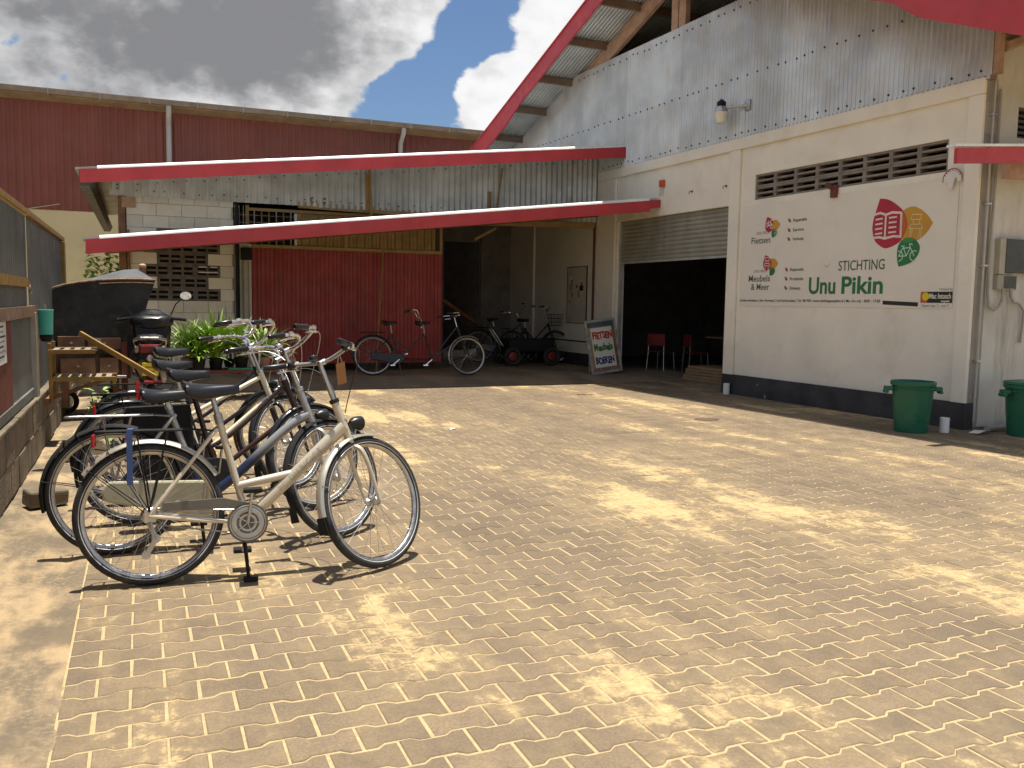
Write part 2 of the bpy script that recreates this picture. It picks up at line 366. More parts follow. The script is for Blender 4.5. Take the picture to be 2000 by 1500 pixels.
paving = thing('paving', 'x', 'x'); del paving['label']; del paving['category']; struct(paving)
PL, PW = .225, .140
X0, X1, Y0, Y1 = -.285, 9.6, .35, 13.75
b = MB(); b.box(X0-.003, X1, Y0, Y1+.1, -.05, -.0030)
sb = b.build('joint_sand', SAND, paving)
sb['kind'] = 'stuff'
def dogbone(l0=-PL/2, l1=PL/2, g=.0046, ch=.004, th=.045):
    """paver outline: wide at both ends, waisted in the middle; chamfered top"""
    def outline(ins):
        e = PW/2+.011-g-ins; w = PW/2-.011-g-ins; xs = [-PL/2+g+ins, -.070, -.0425, .0425, .070, PL/2-g-ins]; hs = [e, e, w, w, e, e]
        a = max(l0, -PL/2)+(g+ins if l0 > -PL/2+1e-6 else 0); c = min(l1, PL/2)-(g+ins if l1 < PL/2-1e-6 else 0)
        pts = []
        def hh(x):
            for i in range(5):
                if xs[i] <= x <= xs[i+1]: t = (x-xs[i])/(xs[i+1]-xs[i]); return hs[i]+(hs[i+1]-hs[i])*t
            return hs[0]
        X = sorted(set([max(a, xs[0]), min(c, xs[-1])]+[x for x in xs if a+1e-4 < x < c-1e-4]))
        return [(x, hh(x)) for x in X]
    o0, o1 = outline(0), outline(ch)
    if len(o0) != len(o1): o1 = o0
    def loop(o): return [(x, -h) for x, h in o]+[(x, h) for x, h in reversed(o)]
    A, B = loop(o0), loop(o1); n = len(A)
    vs = [(x, y, -th) for x, y in A]+[(x, y, -ch*.8) for x, y in A]+[(x, y, 0) for x, y in B]
    fs = [tuple(range(2*n, 3*n))]
    for k in (0, n): fs += [(k+i, k+(i+1) % n, k+n+(i+1) % n, k+n+i) for i in range(n)]
    return vs, fs
PV = dogbone(); HV = dogbone(0, PL/2)
pb = MB(); pb.add(*PV); paver_me = pb.mesh('paver', PAVER)
pb = MB(); pb.add(*HV); half_me = pb.mesh('paver_half', PAVER)
cells = []
rows = int((Y1-Y0)/PW)
for j in range(rows):
    y = Y0+PW*(j+.5)
    if j % 2 == 0:
        x = X0+PL/2
    else:
        cells.append((X0-PL/2+PL/2, y, 1)); x = X0+PL
        cells[-1] = (X0, y, 1)
    while x+PL/2 < X1: cells.append((x, y, 0)); x += PL
camf = Vector((fwd.x, fwd.y, 0))
def apparent(c):
    p = Vector((c[0], c[1], 0))-Vector((0, 0, 1.4)); d = p.dot(fwd)
    if d < .3: return -1
    u_, v_ = 1706*p.dot(rt)/d, -1706*p.dot(up)/d
    if abs(u_) > 1030 or abs(v_) > 780: return -1
    return 1/d
cells.sort(key=apparent, reverse=True)
def pj(): return Matrix.Translation((0, 0, random.gauss(0, .0007))) @ Matrix.Rotation(random.gauss(0, .004), 4, 'X') @ Matrix.Rotation(random.gauss(0, .0035), 4, 'Y') @ Matrix.Rotation(random.gauss(0, .006), 4, 'Z')
rest = MB()
for i, (x, y, hf) in enumerate(cells):
    dx, dy = random.gauss(0, .0012), random.gauss(0, .001)
    m = Matrix.Translation((x+dx, y+dy, 0)) @ pj()
    if i < 300:
        o = inst(half_me if hf else paver_me, 'paver', paving); o.matrix_basis = m
    else: rest.add(*(HV if hf else PV), m=m)
rp = rest.build('paver_field', PAVER, paving); stuff(rp)

# concrete apron in front of the wing, rising a little, and floor inside both buildings
def apz(y): return .002+.10*max(0., min(1., (y-13.7)/1.0))
b = MB(); NX = 40; ys = [13.66, 13.8, 13.95, 14.1, 14.25, 14.4, 14.55, 14.72, 15.2, 16, 18, 23]
for y in ys:
    for i in range(NX+1): x = -.6+10.4*i/NX; b.v.append((x, y, apz(y)+.006*mnoise.noise((x*1.3, y*1.3, 0))))
for j in range(len(ys)-1):
    for i in range(NX): k = j*(NX+1)+i; b.f.append((k, k+1, k+NX+2, k+NX+1))
struct(b.build('concrete_apron', APRON, smooth=True))

# ------------------------------------------------------------------ workshop (facade frame: x = into the building, y = along the facade away from the corner)
FO = (8.87, 7.25, 0); FR = (0, 0, R(2))
W = thing('workshop_building', 'white workshop with galvanised gable, red bargeboards and half-open roller shutter', 'building', FO, FR)
def cells_wall(mb, a0, a1, z0, z1, holes, n0, n1, side='y'):
    A = sorted({a0, a1, *[h[0] for h in holes], *[h[1] for h in holes]}); Z = sorted({z0, z1, *[h[2] for h in holes], *[h[3] for h in holes]})
    for i in range(len(A)-1):
        for j in range(len(Z)-1):
            ca, cz = (A[i]+A[i+1])/2, (Z[j]+Z[j+1])/2
            if any(h[0] < ca < h[1] and h[2] < cz < h[3] for h in holes): continue
            if side == 'y': mb.box(n0, n1, A[i], A[i+1], Z[j], Z[j+1])
            else: mb.box(A[i], A[i+1], n0, n1, Z[j], Z[j+1])
VA0, VA1, VZ0, VZ1 = .46, 3.86, 3.03, 3.41
b = MB(); cells_wall(b, 0.0, 8.54, 0, 4.02, [(VA0, VA1, VZ0, VZ1), (4.44, 7.83, -1, 3.0)], 0, .18); b.build('front_wall', WHITEWALL, W)
b = MB(); b.box(-.05, -.001, 0, 8.54, 3.84, 4.02); b.build('ring_beam', WHITEWALL, W, bevel=.012)
for a0, a1 in ((-.0, .20), (4.19, 4.42), (7.85, 8.54)):
    b = MB(); b.box(-.05, -.001, a0, a1, 0, 3.838); b.build('pilaster', WHITEWALL, W, bevel=.012)
b = MB(); b.box(-.056, -.0505, -.003, 4.425, 0, .315); b.box(-.0505, .1, -.006, -.003, 0, .315)
b.box(-.006, -.0015, .2, 4.19, .0, .314); b.build('plinth', PLINTH, W)
b = MB(); b.box(-.056, -.0505, 7.845, 8.545, .0, .33); b.build('plinth', PLINTH, W)
b = MB(); cells_wall(b, .0, 6, 0, 4.6, [(.55, 1.3, 3.4, 3.75)], 0, .18, side='x')
b.build('side_wall', SIDEWALL, W)
b = MB()
for q in range(5): b.bar((.56, .02+.005*q, 3.44+.065*q), (1.29, .02+.005*q, 3.44+.065*q), .06, .012)
b.build('louvre', BLKMT, W)
b = MB(); cells_wall(b, 8.54, 14, 0, 5.0, [(13.2, 13.9, .1, 2.7)], 0.0, .18); b.build('inner_wall', WHITEWALL, W)
b = MB(); b.box(-.008, -.001, 8.55, 13.2, 0, .36); b.build('plinth', PLINTH, W)
b = MB(); b.box(-.045, -.001, 11.4, 11.55, .3, 3.6); b.build('pilaster', WHITEWALL, W)
b = MB(); b.box(-.016, -.001, 8.56, 10.8, .60, .625); b.build('dado_line', BLKMT, W)
# inside of the hall
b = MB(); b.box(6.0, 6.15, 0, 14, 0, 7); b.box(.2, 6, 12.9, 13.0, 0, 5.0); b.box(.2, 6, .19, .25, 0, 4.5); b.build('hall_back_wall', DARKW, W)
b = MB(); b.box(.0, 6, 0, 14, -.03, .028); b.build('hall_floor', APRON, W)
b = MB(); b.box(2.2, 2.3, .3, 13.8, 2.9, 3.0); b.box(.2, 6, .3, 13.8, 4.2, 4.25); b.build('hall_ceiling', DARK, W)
# vent band: 8 x 2 concrete louvre blocks
bw, bh = (VA1-VA0)/8, (VZ1-VZ0)/2
def vent_mesh(name, w, h, d, mat, slots=2, cols=1, fr=.022, axis='y'):
    mb = MB(); g = .0015
    def bx(u0, u1, z0, z1, d0=0, d1=d):
        mb.box(d0, d1, u0, u1, z0, z1) if axis == 'y' else mb.box(u0, u1, d0, d1, z0, z1)
    for c in range(cols+1): u = g+(w-2*g-fr)*c/cols; bx(u, u+fr, g, h-g)
    for s_ in range(slots+1):
        z = g+(h-2*g-fr)*s_/slots
        for c in range(cols):
            u = g+(w-2*g-fr)*c/cols; v = g+(w-2*g-fr)*(c+1)/cols
            bx(u+fr, v, z, z+fr, .004, d)
    return mb.mesh(name, mat)
vme = vent_mesh('vent_block', bw, bh, .14, CONC, fr=.028)
for i in range(8):
    for j in range(2): inst(vme, 'vent_block', W, (.012, VA0+i*bw, VZ0+j*bh))
# roller shutter
sh = MB(); sh.box(.06, .10, 4.44, 7.83, 2.185, 2.225); sh.box(.05, .12, 4.44, 4.49, .03, 3.0); sh.box(.05, .12, 7.78, 7.83, .03, 3.0)
SHUT = sh.build('roller_shutter', GALVW, W)
sl = MB(); k = 6; prof = [(.085-.026*math.sin(math.pi*i/k), .076*i/k) for i in range(k+1)]
sl.v = [(x, y, z) for y in (4.49, 7.78) for x, z in prof]; sl.f = [(i, i+1, k+1+i+1, k+1+i) for i in range(k)]
slm = sl.mesh('slat', M('shutter_paint', (.33, .32, .26), .55, .2, var=.15, dirt=(.2, .17, .12), dscale=4, damt=.6, streak=True), True)
for i in range(10): inst(slm, 'slat', SHUT, (0, 0, 2.226+i*.0775))
# gable cladding: corrugated sheets
def roof_u(a): return 7.37-.337*(a-6) if a >= 6 else 7.37-.43*(6-a)
def corr(mb, u0, u1, zb, zt, place, pitch=.076, amp=.0125, seg=6, ph=0.):
    n = max(2, int((u1-u0)/pitch*seg)); base = len(mb.v)
    for i in range(n+1):
        u = u0+(u1-u0)*i/n; d = amp*math.sin(2*math.pi*(u+ph)/pitch)
        mb.v.append(place(u, d, zb(u))); mb.v.append(place(u, d, zt(u)))
    for i in range(n): q = base+2*i; mb.f.append((q, q+2, q+3, q+1))
edge = -.06
while edge < 12.6:
    e2 = min(edge+.836, 12.62); mb = MB(); off = random.uniform(-.004, .004); zo = random.uniform(-.006, .006)
    corr(mb, edge, e2+.04, lambda a: 3.992+zo, lambda a: max(4.0, min(6.15+zo, roof_u(a)-.03)), lambda u, d, z: (-.036+d+off-(.004 if u > e2 else 0), u, z))
    mb.build('cladding_sheet', GALV, W, smooth=True); edge = e2
b = MB()
for (zr, st) in ((4.09, .19), (4.95, .19), (6.02, .19)):
    a = .05
    while a < 12.3:
        zq = zr+random.gauss(0, .008)
        if zq < roof_u(a)-.12:
            b.lathe([(.016, 0), (.016, .006), (.008, .012)], 8, Matrix.Translation((-.049, round(a/.076)*.076-.019, zq)) @ Matrix.Rotation(-math.pi/2, 4, 'Y'))
        a += st+random.uniform(-.03, .06)
stuff(b.build('cladding_screws', SCREWD, W))
b = MB(); b.box(-.03, .05, -.06, 8.54, 3.985, 4.035); b.build('sill_flashing', M('sill_brown_board', (.24, .17, .12), .8), W)  # brown board along the foot of the gable sheets
# gable timbers
b = MB(); b.bar((.06, 12.4, roof_u(12.4)-.16), (.06, 6.0, roof_u(6)-.16), .09, .17); b.build('rafter', WOODP, W)
b = MB(); b.bar((.06, -.9, roof_u(-.9)-.16), (.06, 6.0, roof_u(6)-.16), .09, .17); b.build('rafter', WOODP, W)
b = MB(); b.bar((.02, 9.0, 6.02), (.02, 6.2, 7.0), .08, .19); b.build('truss_strut', WOODP, W)
for a in (5.88, 6.1): b = MB(); b.box(-.02, .08, a-.095, a+.095, 6.0, roof_u(6)-.08); b.build('king_post', WOODP, W, bevel=.006)
b = MB(); b.box(-.015, .07, -.13, -.061, 4.04, 4.62); b.build('corner_post', WOODP, W)
b = MB(); b.tube([(.1, -.1, 4.35), (.6, -.12, 4.55), (1.2, -.14, 4.65)], .07, 6); b.build('eave_beam', WOODP, W)
for a in (10.89, 9.73, 8.45, 7.26, 6.2, 4.9, 3.6, 2.3, 1.0, 12.1):
    b = MB(); z = roof_u(a)-.01; b.box(-.88, 5.9, a-.035, a+.035, z-.14, z-.012); b.build('purlin', WOODB if False else M('purlin_timber', (.21, .145, .11), .75, var=.2), W)
# roof sheets (corrugations run down the slope)
def roof_side(a_lo, a_hi):
    mb = MB(); n0, n1 = -.88, 6.2; n = int((n1-n0)/.076*6)
    for i in range(n+1):
        u = n0+(n1-n0)*i/n; d = .010*math.sin(2*math.pi*u/.076)
        mb.v.append((u, a_lo, roof_u(a_lo)+d)); mb.v.append((u, a_hi, roof_u(a_hi)+d))
    for i in range(n): q = 2*i; mb.f.append((q, q+2, q+3, q+1))
    mb.build('roof_sheet', ROOFU, W, smooth=True)
roof_side(6, 13.6); roof_side(-1.5, 6)
# bargeboards
def barge(pts_top, pts_bot):
    mb = MB(); poly = pts_top+list(reversed(pts_bot)); mb.prism(poly, -.935, -.90, 'yz'); return mb.build('bargeboard', REDF, W)
def zl(a): return 7.47-.337*(a-6)
barge([(5.99, zl(6)), (13.4, zl(13.4))], [(5.99, zl(6)-.33), (10.4, zl(10.4)-.33), (11.1, zl(11.1)-.42), (13.4, zl(13.4)-.42)])
def zrr(a): return 7.47-.43*(6-a)
barge([(6.0, zrr(6)), (-1.5, zrr(-1.5))], [(6.0, zrr(6)-.33), (.95, 5.0), (.59, 4.86), (.19, 4.585), (-1.5, 3.88)])
b = MB(); b.bar((-.90, 6, roof_u(6)+.12), (-.90, 13.45, roof_u(13.45)+.12), .12, .02); b.build('barge_flashing', REDF, W)
b = MB(); b.box(-.9, 6, -1.53, -1.50, 3.95, 4.28); b.build('eave_board', REDF, W)
# small side canopy over the side wall
b = MB(); b.prism([(-1.2, 2.885), (2.5, 3.20), (2.5, 3.37), (-1.2, 3.04)], -.62, -.58, 'xz'); b.build('side_canopy_fascia', REDF, W)
b = MB(); b.prism([(-1.28, 3.043), (-.1, 3.146), (-.1, 3.172), (-1.28, 3.069)], -.66, -.55, 'xz'); b.prism([(-.1, 3.146), (2.5, 3.372), (2.5, 3.40), (-.1, 3.172)], -.66, -.03, 'xz'); b.build('side_canopy_roof', WHITEEDGE, W)
b = MB(); b.bar((-.05, -.3, 2.93), (2.5, -.3, 3.1), .06, .16); b.build('side_canopy_beam', WOODP, W)
b = MB()
for a in (8.66,): b.tube([(-.03, a, .35), (-.03, a, 3.0)], .022, 8)
b.build('downpipe', M('maroon_pipe', (.10, .03, .025), .6), W, smooth=True)

# things fixed to the workshop (top level, in world space)
FM = Matrix.Translation(FO) @ Matrix.Rotation(R(2), 4, 'Z')
def fthing(name, label, cat, n, a, z, group=None):
    o = thing(name, label, cat, FM @ Vector((n, a, z)), FR, group); return o
# banner
BN = fthing('banner_sign', 'wide cream vinyl banner reading Stichting Unu Pikin with three-leaf logo', 'banner', -.001, 4.12, 1.41)
b = MB(); b.box(-.007, -.003, -3.84, 0, 0, 1.54); b.build('sheet', BANNER, BN)
def bp(u, v): return (-u, v-1.41)          # banner coordinates (u right, v height above ground) -> local (y, z)
def flat(name, poly, mat, lay=0):
    mb = MB(); mb.prism([bp(*p) for p in poly], -.0088-.0012*lay, -.0072-.0012*lay+.0008, 'yz'); return mb.build(name, mat, BN)
def smooth_poly(pts, sharp=(), n=5):
    N = len(pts); out = []
    for i in range(N):
        p0, p1, p2, p3 = pts[i-1], pts[i], pts[(i+1) % N], pts[(i+2) % N]
        if i in sharp: p0 = p1
        if (i+1) % N in sharp: p3 = p2
        for k in range(n):
            t = k/n; out.append(tuple(.5*((2*p1[c])+(-p0[c]+p2[c])*t+(2*p0[c]-5*p1[c]+4*p2[c]-p3[c])*t*t+(-p0[c]+3*p1[c]-3*p2[c]+p3[c])*t**3) for c in (0, 1)))
    return out
def line(name, pts, w, mat, lay=2, closed=False):
    mb = MB(); d = -.0088-.0012*lay
    P = pts+[pts[0]] if closed else pts
    for i in range(len(P)-1):
        (x0, y0), (x1, y1) = P[i], P[i+1]; L = math.hypot(x1-x0, y1-y0) or 1e-6; tx, ty = (x1-x0)/L, (y1-y0)/L; nx, ny = -ty*w/2, tx*w/2
        x0 -= tx*w*.4; y0 -= ty*w*.4; x1 += tx*w*.4; y1 += ty*w*.4
        q = [bp(x0+nx, y0+ny), bp(x1+nx, y1+ny), bp(x1-nx, y1-ny), bp(x0-nx, y0-ny)]
        dd = d-.00007*i
        mb.add([(dd, *p) for p in q], [(0, 1, 2, 3)])
    return mb.build(name, mat, BN)
RED = [(2.69, 2.811), (2.82, 2.785), (2.95, 2.714), (3.07, 2.615), (3.125, 2.5), (3.13, 2.40), (3.06, 2.267), (2.97, 2.207), (2.82, 2.17), (2.71, 2.215), (2.63, 2.291), (2.59, 2.426), (2.6, 2.544), (2.63, 2.64)]
YEL = [(3.06, 2.61), (3.15, 2.659), (3.24, 2.657), (3.34, 2.61), (3.44, 2.528), (3.51, 2.442), (3.46, 2.366), (3.39, 2.297), (3.3, 2.246), (3.2, 2.25), (3.08, 2.27), (3.03, 2.445)]
GRN = [(3.07, 2.26), (3.18, 2.288), (3.27, 2.254), (3.33, 2.189), (3.34, 2.126), (3.31, 2.052), (3.24, 1.986), (3.15, 1.951), (3.04, 1.929), (3.01, 2.026), (3.01, 2.167)]
def leaf_logo(S, ox, oy, icons):
    T = lambda P: [((x-2.59)*S+ox, (y-2.811)*S+oy) for x, y in P]
    flat('logo_leaf', smooth_poly(T(YEL), (5,)), INK_Y, 0); flat('logo_leaf', smooth_poly(T(RED), (0,)), INK_R, 1); flat('logo_leaf', smooth_poly(T(GRN), (8,)), INK_G, 2)
    flat('logo_overlap', smooth_poly(T([(3.06, 2.61), (3.115, 2.52), (3.127, 2.40), (3.06, 2.275), (3.035, 2.33), (3.03, 2.5)]), (0, 3)), INK_O, 2)
    flat('logo_overlap', smooth_poly(T([(3.065, 2.255), (3.18, 2.286), (3.268, 2.25), (3.2, 2.232), (3.12, 2.225)]), (0, 2)), INK_LG, 3)
    if icons:
        line('logo_book', T([(2.63, 2.612), (2.71, 2.625), (2.80, 2.595), (2.90, 2.617), (3.04, 2.60), (3.045, 2.305), (2.93, 2.316), (2.80, 2.295), (2.71, 2.316), (2.625, 2.312)]), .030, INK_P, 3)
        line('logo_book', T([(2.80, 2.595), (2.80, 2.30)]), .026, INK_P, 3)
        for r_ in range(4):
            line('logo_book', T([(2.645, 2.545-.062*r_), (2.745, 2.552-.062*r_)]), .022, INK_P, 3); line('logo_book', T([(2.86, 2.552-.062*r_), (2.965, 2.555-.062*r_)]), .022, INK_P, 3)
        CH = [[(3.205, 2.566), (3.345, 2.556), (3.34, 2.495), (3.195, 2.504), (3.205, 2.566)], [(3.225, 2.50), (3.225, 2.445)], [(3.32, 2.495), (3.32, 2.438)], [(3.20, 2.445), (3.345, 2.438), (3.37, 2.385), (3.17, 2.397), (3.20, 2.445)], [(3.19, 2.39), (3.185, 2.285)], [(3.215, 2.39), (3.212, 2.29)], [(3.325, 2.385), (3.32, 2.27)], [(3.35, 2.385), (3.347, 2.275)]]
        for L in CH: line('logo_chair', T(L), .0105, INK_YO, 3)
        cir = lambda cx, cy, r_, a0, a1: [(cx+r_*math.cos(R(a0+(a1-a0)*i/14)), cy+r_*1.0*math.sin(R(a0+(a1-a0)*i/14))) for i in range(15)]
        BK = [cir(3.035, 2.060, .062, -80, 95), cir(3.268, 2.056, .062, 60, 290), [(3.035, 2.06), (3.09, 2.157), (3.205, 2.16), (3.15, 2.06), (3.035, 2.06)], [(3.09, 2.185), (3.15, 2.06)], [(3.07, 2.183), (3.115, 2.183)], [(3.268, 2.056), (3.205, 2.16), (3.19, 2.205), (3.225, 2.205), (3.23, 2.19)]]
        for L in BK: line('logo_bicycle', T(L), .0115, INK_PG, 4)
leaf_logo(1.0, 2.59, 2.811, True)
leaf_logo(.355, .535, 2.745, False); leaf_logo(.355, .525, 2.175, False)
cir = lambda cx, cy, r_: [(cx+r_*math.cos(2*math.pi*i/12), cy+r_*math.sin(2*math.pi*i/12)) for i in range(13)]
for L in (cir(.585, 2.63, .032), cir(.685, 2.60, .032), [(.585, 2.63), (.61, 2.67), (.665, 2.66), (.64, 2.61), (.585, 2.63)], [(.60, 2.69), (.63, 2.61)], [(.685, 2.60), (.655, 2.69), (.69, 2.69)]): line('logo_bicycle', L, .012, INK_P, 4)
for L in ([(.57, 2.14), (.665, 2.135), (.66, 2.09), (.565, 2.095), (.57, 2.14)], [(.595, 2.09), (.592, 2.05)], [(.64, 2.09), (.637, 2.05)], [(.565, 2.055), (.66, 2.05), (.668, 2.015), (.555, 2.018), (.565, 2.055)], [(.575, 2.015), (.573, 1.95)], [(.645, 2.015), (.643, 1.95)]): line('logo_chair', L, .012, INK_P, 4)
for L in ([(.745, 2.53), (.79, 2.53), (.79, 2.50), (.745, 2.50)], [(.75, 2.49), (.75, 2.46)], [(.785, 2.49), (.785, 2.46)]): line('logo_chair', L, .007, INK_PG, 4)
def btext(txt, u, v, h, w=None, mat=INK_DG, off=0., shear=0., name='lettering'):
    """letters of cap height h; stretched so that the line is w wide"""
    size = h/.70
    m0 = Matrix(((0, 0, -1, -.0095), (-1, 0, 0, -u), (0, 1, 0, v-1.41), (0, 0, 0, 1)))
    o = text_mesh(txt, size, name, mat, BN, Matrix.Identity(4), 1, off, .0004, shear=shear)
    xs = [q.co.x for q in o.data.vertices]; wid = max(xs)-min(xs); k = (w/wid) if w else .8
    o.data.transform(m0 @ Matrix.Diagonal((k, 1, 1, 1)) @ Matrix.Translation((-min(xs), 0, 0))); return o
btext('STICHTING', 2.04, 1.905, .133, .78, INK_DG, .001)
btext('Unu', 1.50, 1.598, .225, .50, INK_G, .008); btext('Pikin', 2.11, 1.598, .225, .70, INK_G, .008)
btext('UNU PIKIN', .34, 2.492, .048, .31, INK_GR, 0, .12); btext('Fietsen', .24, 2.360, .098, .42, INK_DG, .001)
btext('UNU PIKIN', .32, 1.918, .045, .30, INK_GR, 0, .12); btext('Meubels', .21, 1.782, .098, .48, INK_DG, .001); btext('& Meer', .27, 1.655, .098, .41, INK_DG, .001)
for q, (tx, v) in enumerate((('Reparatie', 2.635), ('Service', 2.495), ('Verkoop', 2.365), ('Reparatie', 1.925), ('Productie', 1.79), ('Ontwerp', 1.655))):
    u0 = 1.13 if q < 3 else 1.11
    btext(tx, u0, v, .044, .27 if len(tx) > 7 else .22, INK_DG, .001)
    flat('bullet', [(u0-.11, v+.055), (u0-.065, v+.045), (u0-.06, v+.015), (u0-.09, v)], INK_R, 1); flat('bullet', [(u0-.07, v+.03), (u0-.045, v+.022), (u0-.055, v-.005), (u0-.075, v+.0)], INK_G, 2)
btext('Sociale werkplaats | Abr. Fernweg 2 | de Kershoutlaan | Tel. 481700 | www.stichtingunupikin.nl | Ma. t/m vrij. : 8:00 - 17:00', .0+.02, 1.478, .036, 2.76, INK_K, .0005)
flat('blacked_out_line', [(2.82, 1.502), (3.36, 1.482), (3.36, 1.432), (2.82, 1.452)], INK_K, 1)
flat('advert_panel', [(3.395, 1.612), (3.84, 1.612), (3.84, 1.478), (3.395, 1.478)], INK_K, 1)
flat('advert_panel', [(3.397, 1.610), (3.49, 1.610), (3.49, 1.480), (3.397, 1.480)], INK_O, 2)
flat('advert_sun', cir(3.47, 1.555, .05)[:-1], INK_YE, 3)
o = btext('Mac Intosch', 3.525, 1.53, .062, .30, INK_W, .002); o.location.x = -.004
o = btext('magazijn', 3.69, 1.49, .022, .12, INK_W, .001); o.location.x = -.004
btext('Printed by', 3.66, 1.628, .03, .18, INK_GR, .0005); btext('Open van 7.. tot 7..', 3.41, 1.428, .034, .41, INK_GR, .0005)
# small faded heart-like stain
line('scuff', [(1.79, 1.99), (1.82, 1.955), (1.86, 1.985), (1.87, 2.01)], .012, M('scuff_grey', (.5, .47, .42), .7), 1)

# round security plaque, peeling
PQ = fthing('round_plaque', 'peeling white round plaque with red rim near the wall corner', 'plaque', -.052, .34, 2.92)
arc = [(.13*math.cos(R(t)), .13*math.sin(R(t))) for t in range(-10, 200, 10)]
b = MB(); b.prism(arc+[(-.07, -.03), (-.045, .03), (-.01, -.06), (.0, -.11), (.05, -.115), (.075, -.02)], -.004, -.001, 'yz'); b.build('plate', PAPER, PQ)
b = MB(); P = [(-.006, .127*math.cos(R(t)), .127*math.sin(R(t))) for t in range(-10, 200, 10)]; b.tube(P, .005, 5); b.build('rim', INK_R, PQ)
for i, ch in enumerate('PROTECTED'):
    t = R(150-15*i); m = Matrix(((0, 0, -1, -.006), (-1, 0, 0, 0), (0, 1, 0, 0), (0, 0, 0, 1))) @ Matrix.Translation((.10*math.cos(t), .10*math.sin(t), 0)) @ Matrix.Rotation(t-math.pi/2, 4, 'Z') @ Matrix.Translation((-.008, 0, 0))
    text_mesh(ch, .03, 'lettering', INK_K, PQ, m, .9, .0005, .0005)
# gable lamp
LP = fthing('wall_lamp', 'grey dusk-to-dawn lamp with frosted bowl on the galvanised gable', 'lamp', -.04, 4.38, 4.35)
b = MB(); b.box(-.03, .0, -.40, -.28, .05, .22); b.build('back_plate', STEEL, LP, bevel=.006)
b = MB(); b.tube([(-.02, -.33, .13), (-.12, -.2, .13), (-.22, -.04, .13)], .022, 8); b.build('arm', STEEL, LP, smooth=True)
mt = Matrix.Translation((-.25, 0, 0))
b = MB(); b.lathe([(.10, .06), (.095, .10), (.085, .145), (.08, .15)], 20, mt); b.build('housing', STEEL, LP, smooth=True)
b = MB(); b.lathe([(.07, .15), (.07, .22), (.05, .235)], 16, mt); b.build('ballast', BLKMT, LP, smooth=True)
b = MB(); b.lathe([(.03, .235), (.03, .26), (.015, .265)], 12, mt); b.build('photocell', BLUEST, LP, smooth=True)
b = MB(); b.lathe([(.075, -.10), (.09, -.05), (.102, .03), (.11, .06)], 20, mt); b.build('bowl', GLASSW, LP, smooth=True)
# siren
SR = fthing('alarm_siren', 'small orange alarm box beside the roller shutter lintel', 'alarm', -.001, 6.30, 3.48)
b = MB(); b.box(-.06, 0, -.05, .07, .02, .14); b.build('box', M('siren_orange', (.5, .09, .04), .45), SR, bevel=.01)
b = MB(); b.box(-.004, 0, -.02, .13, -.13, .018); b.build('pale_plate', M('pale_plate', (.56, .53, .5), .8), SR)
# bracket
BR = fthing('sign_bracket', 'short rusty red steel bracket under the vent blocks', 'bracket', 0, 2.21, 2.94)
b = MB(); b.bar((-.0, 0, .06), (-.14, .04, .14), .05, .05); b.box(-.05, 0, -.05, .05, -.04, .13); b.build('steel_angle', M('rust_red', (.16, .05, .04), .7), BR)
for a_, z_, lab in ((5.45, 3.33, 'small rusty hook in the wall above the middle of the shutter'), (4.55, 3.32, 'small rusty hook in the wall next to the shutter pilaster')):
    HK = fthing('wall_hook', lab, 'hook', -.001, a_, z_); b = MB(); b.tube([(0, 0, 0), (-.05, 0, 0), (-.07, 0, -.02), (-.06, 0, -.045)], .008, 6); b.lathe([(.022, 0), (.02, .006)], 10, Matrix.Rotation(-math.pi/2, 4, 'Y')); b.build('hook_bar', RUST, HK)
# electric boxes on the side wall
MB_ = fthing('meter_box', 'dark electric meter box with pale side on the shaded side wall', 'electric box', .30, -.001, 1.70)
b = MB(); b.box(.0, .10, -.07, 0, .12, .53); b.build('case', M('meter_case', (.40, .38, .30), .7), MB_, bevel=.006)
b = MB(); b.box(.10, .75, -.075, 0, .14, .53); b.build('dark_front', M('meter_dark', (.05, .055, .05), .4), MB_, bevel=.006)
b = MB(); b.box(.0, .34, -.06, 0, -.06, .11); b.build('lower_case', M('meter_case2', (.34, .33, .27), .7), MB_, bevel=.006)
b = MB(); b.box(.11, .32, -.065, -.061, -.045, .10); b.build('lower_front', M('meter_dark', (.05, .055, .05)), MB_)
b = MB(); b.tube([(.1, -.06, -.04), (.1, -.06, -.18), (.06, -.05, -.26), (-.02, -.05, -.30), (-.1, -.04, -.25), (-.13, -.04, -.12), (-.13, -.03, .3), (-.11, -.03, 1.1), (-.12, -.03, 2.2)], .016, 8); b.build('cable', PIPEG, MB_, smooth=True)
b = MB(); b.tube([(.24, -.06, -.04), (.25, -.06, -.14), (.3, -.06, -.2), (.42, -.05, -.22), (.52, -.04, -.30), (.53, -.03, -.5), (.51, -.03, -.68)], [.02, .02, .014, .014, .014, .012, .016], 8); b.build('cable', PIPEG, MB_, smooth=True)
CP = fthing('corner_conduit', 'thick grey conduit running up the workshop corner', 'pipe', .07, -.04, 0)
b = MB(); b.tube([(0, 0, .1), (0, 0, 3.0), (.02, 0, 4.3)], .013, 8); b.build('tube', M('conduit_grey', (.45, .43, .38), .6), CP, smooth=True)
for z in (.8, 1.9, 2.6, 3.6): b = MB(); b.box(-.035, .035, -.03, .04, z, z+.02); b.build('clip', STEEL, CP)
DP = fthing('drain_pipe', 'grey drain pipe lying along the foot of the side wall', 'pipe', .12, -.16, .0)
b = MB(); b.tube([(-.05, -.06, .04), (.5, -.02, .06), (1.6, .03, .09)], .032, 10); b.build('tube', PIPEG, DP, smooth=True)
b = MB(); b.ring((-.05, -.06, .04), .034, .006, 'x', 16, 6); b.build('rim', PIPEG, DP)
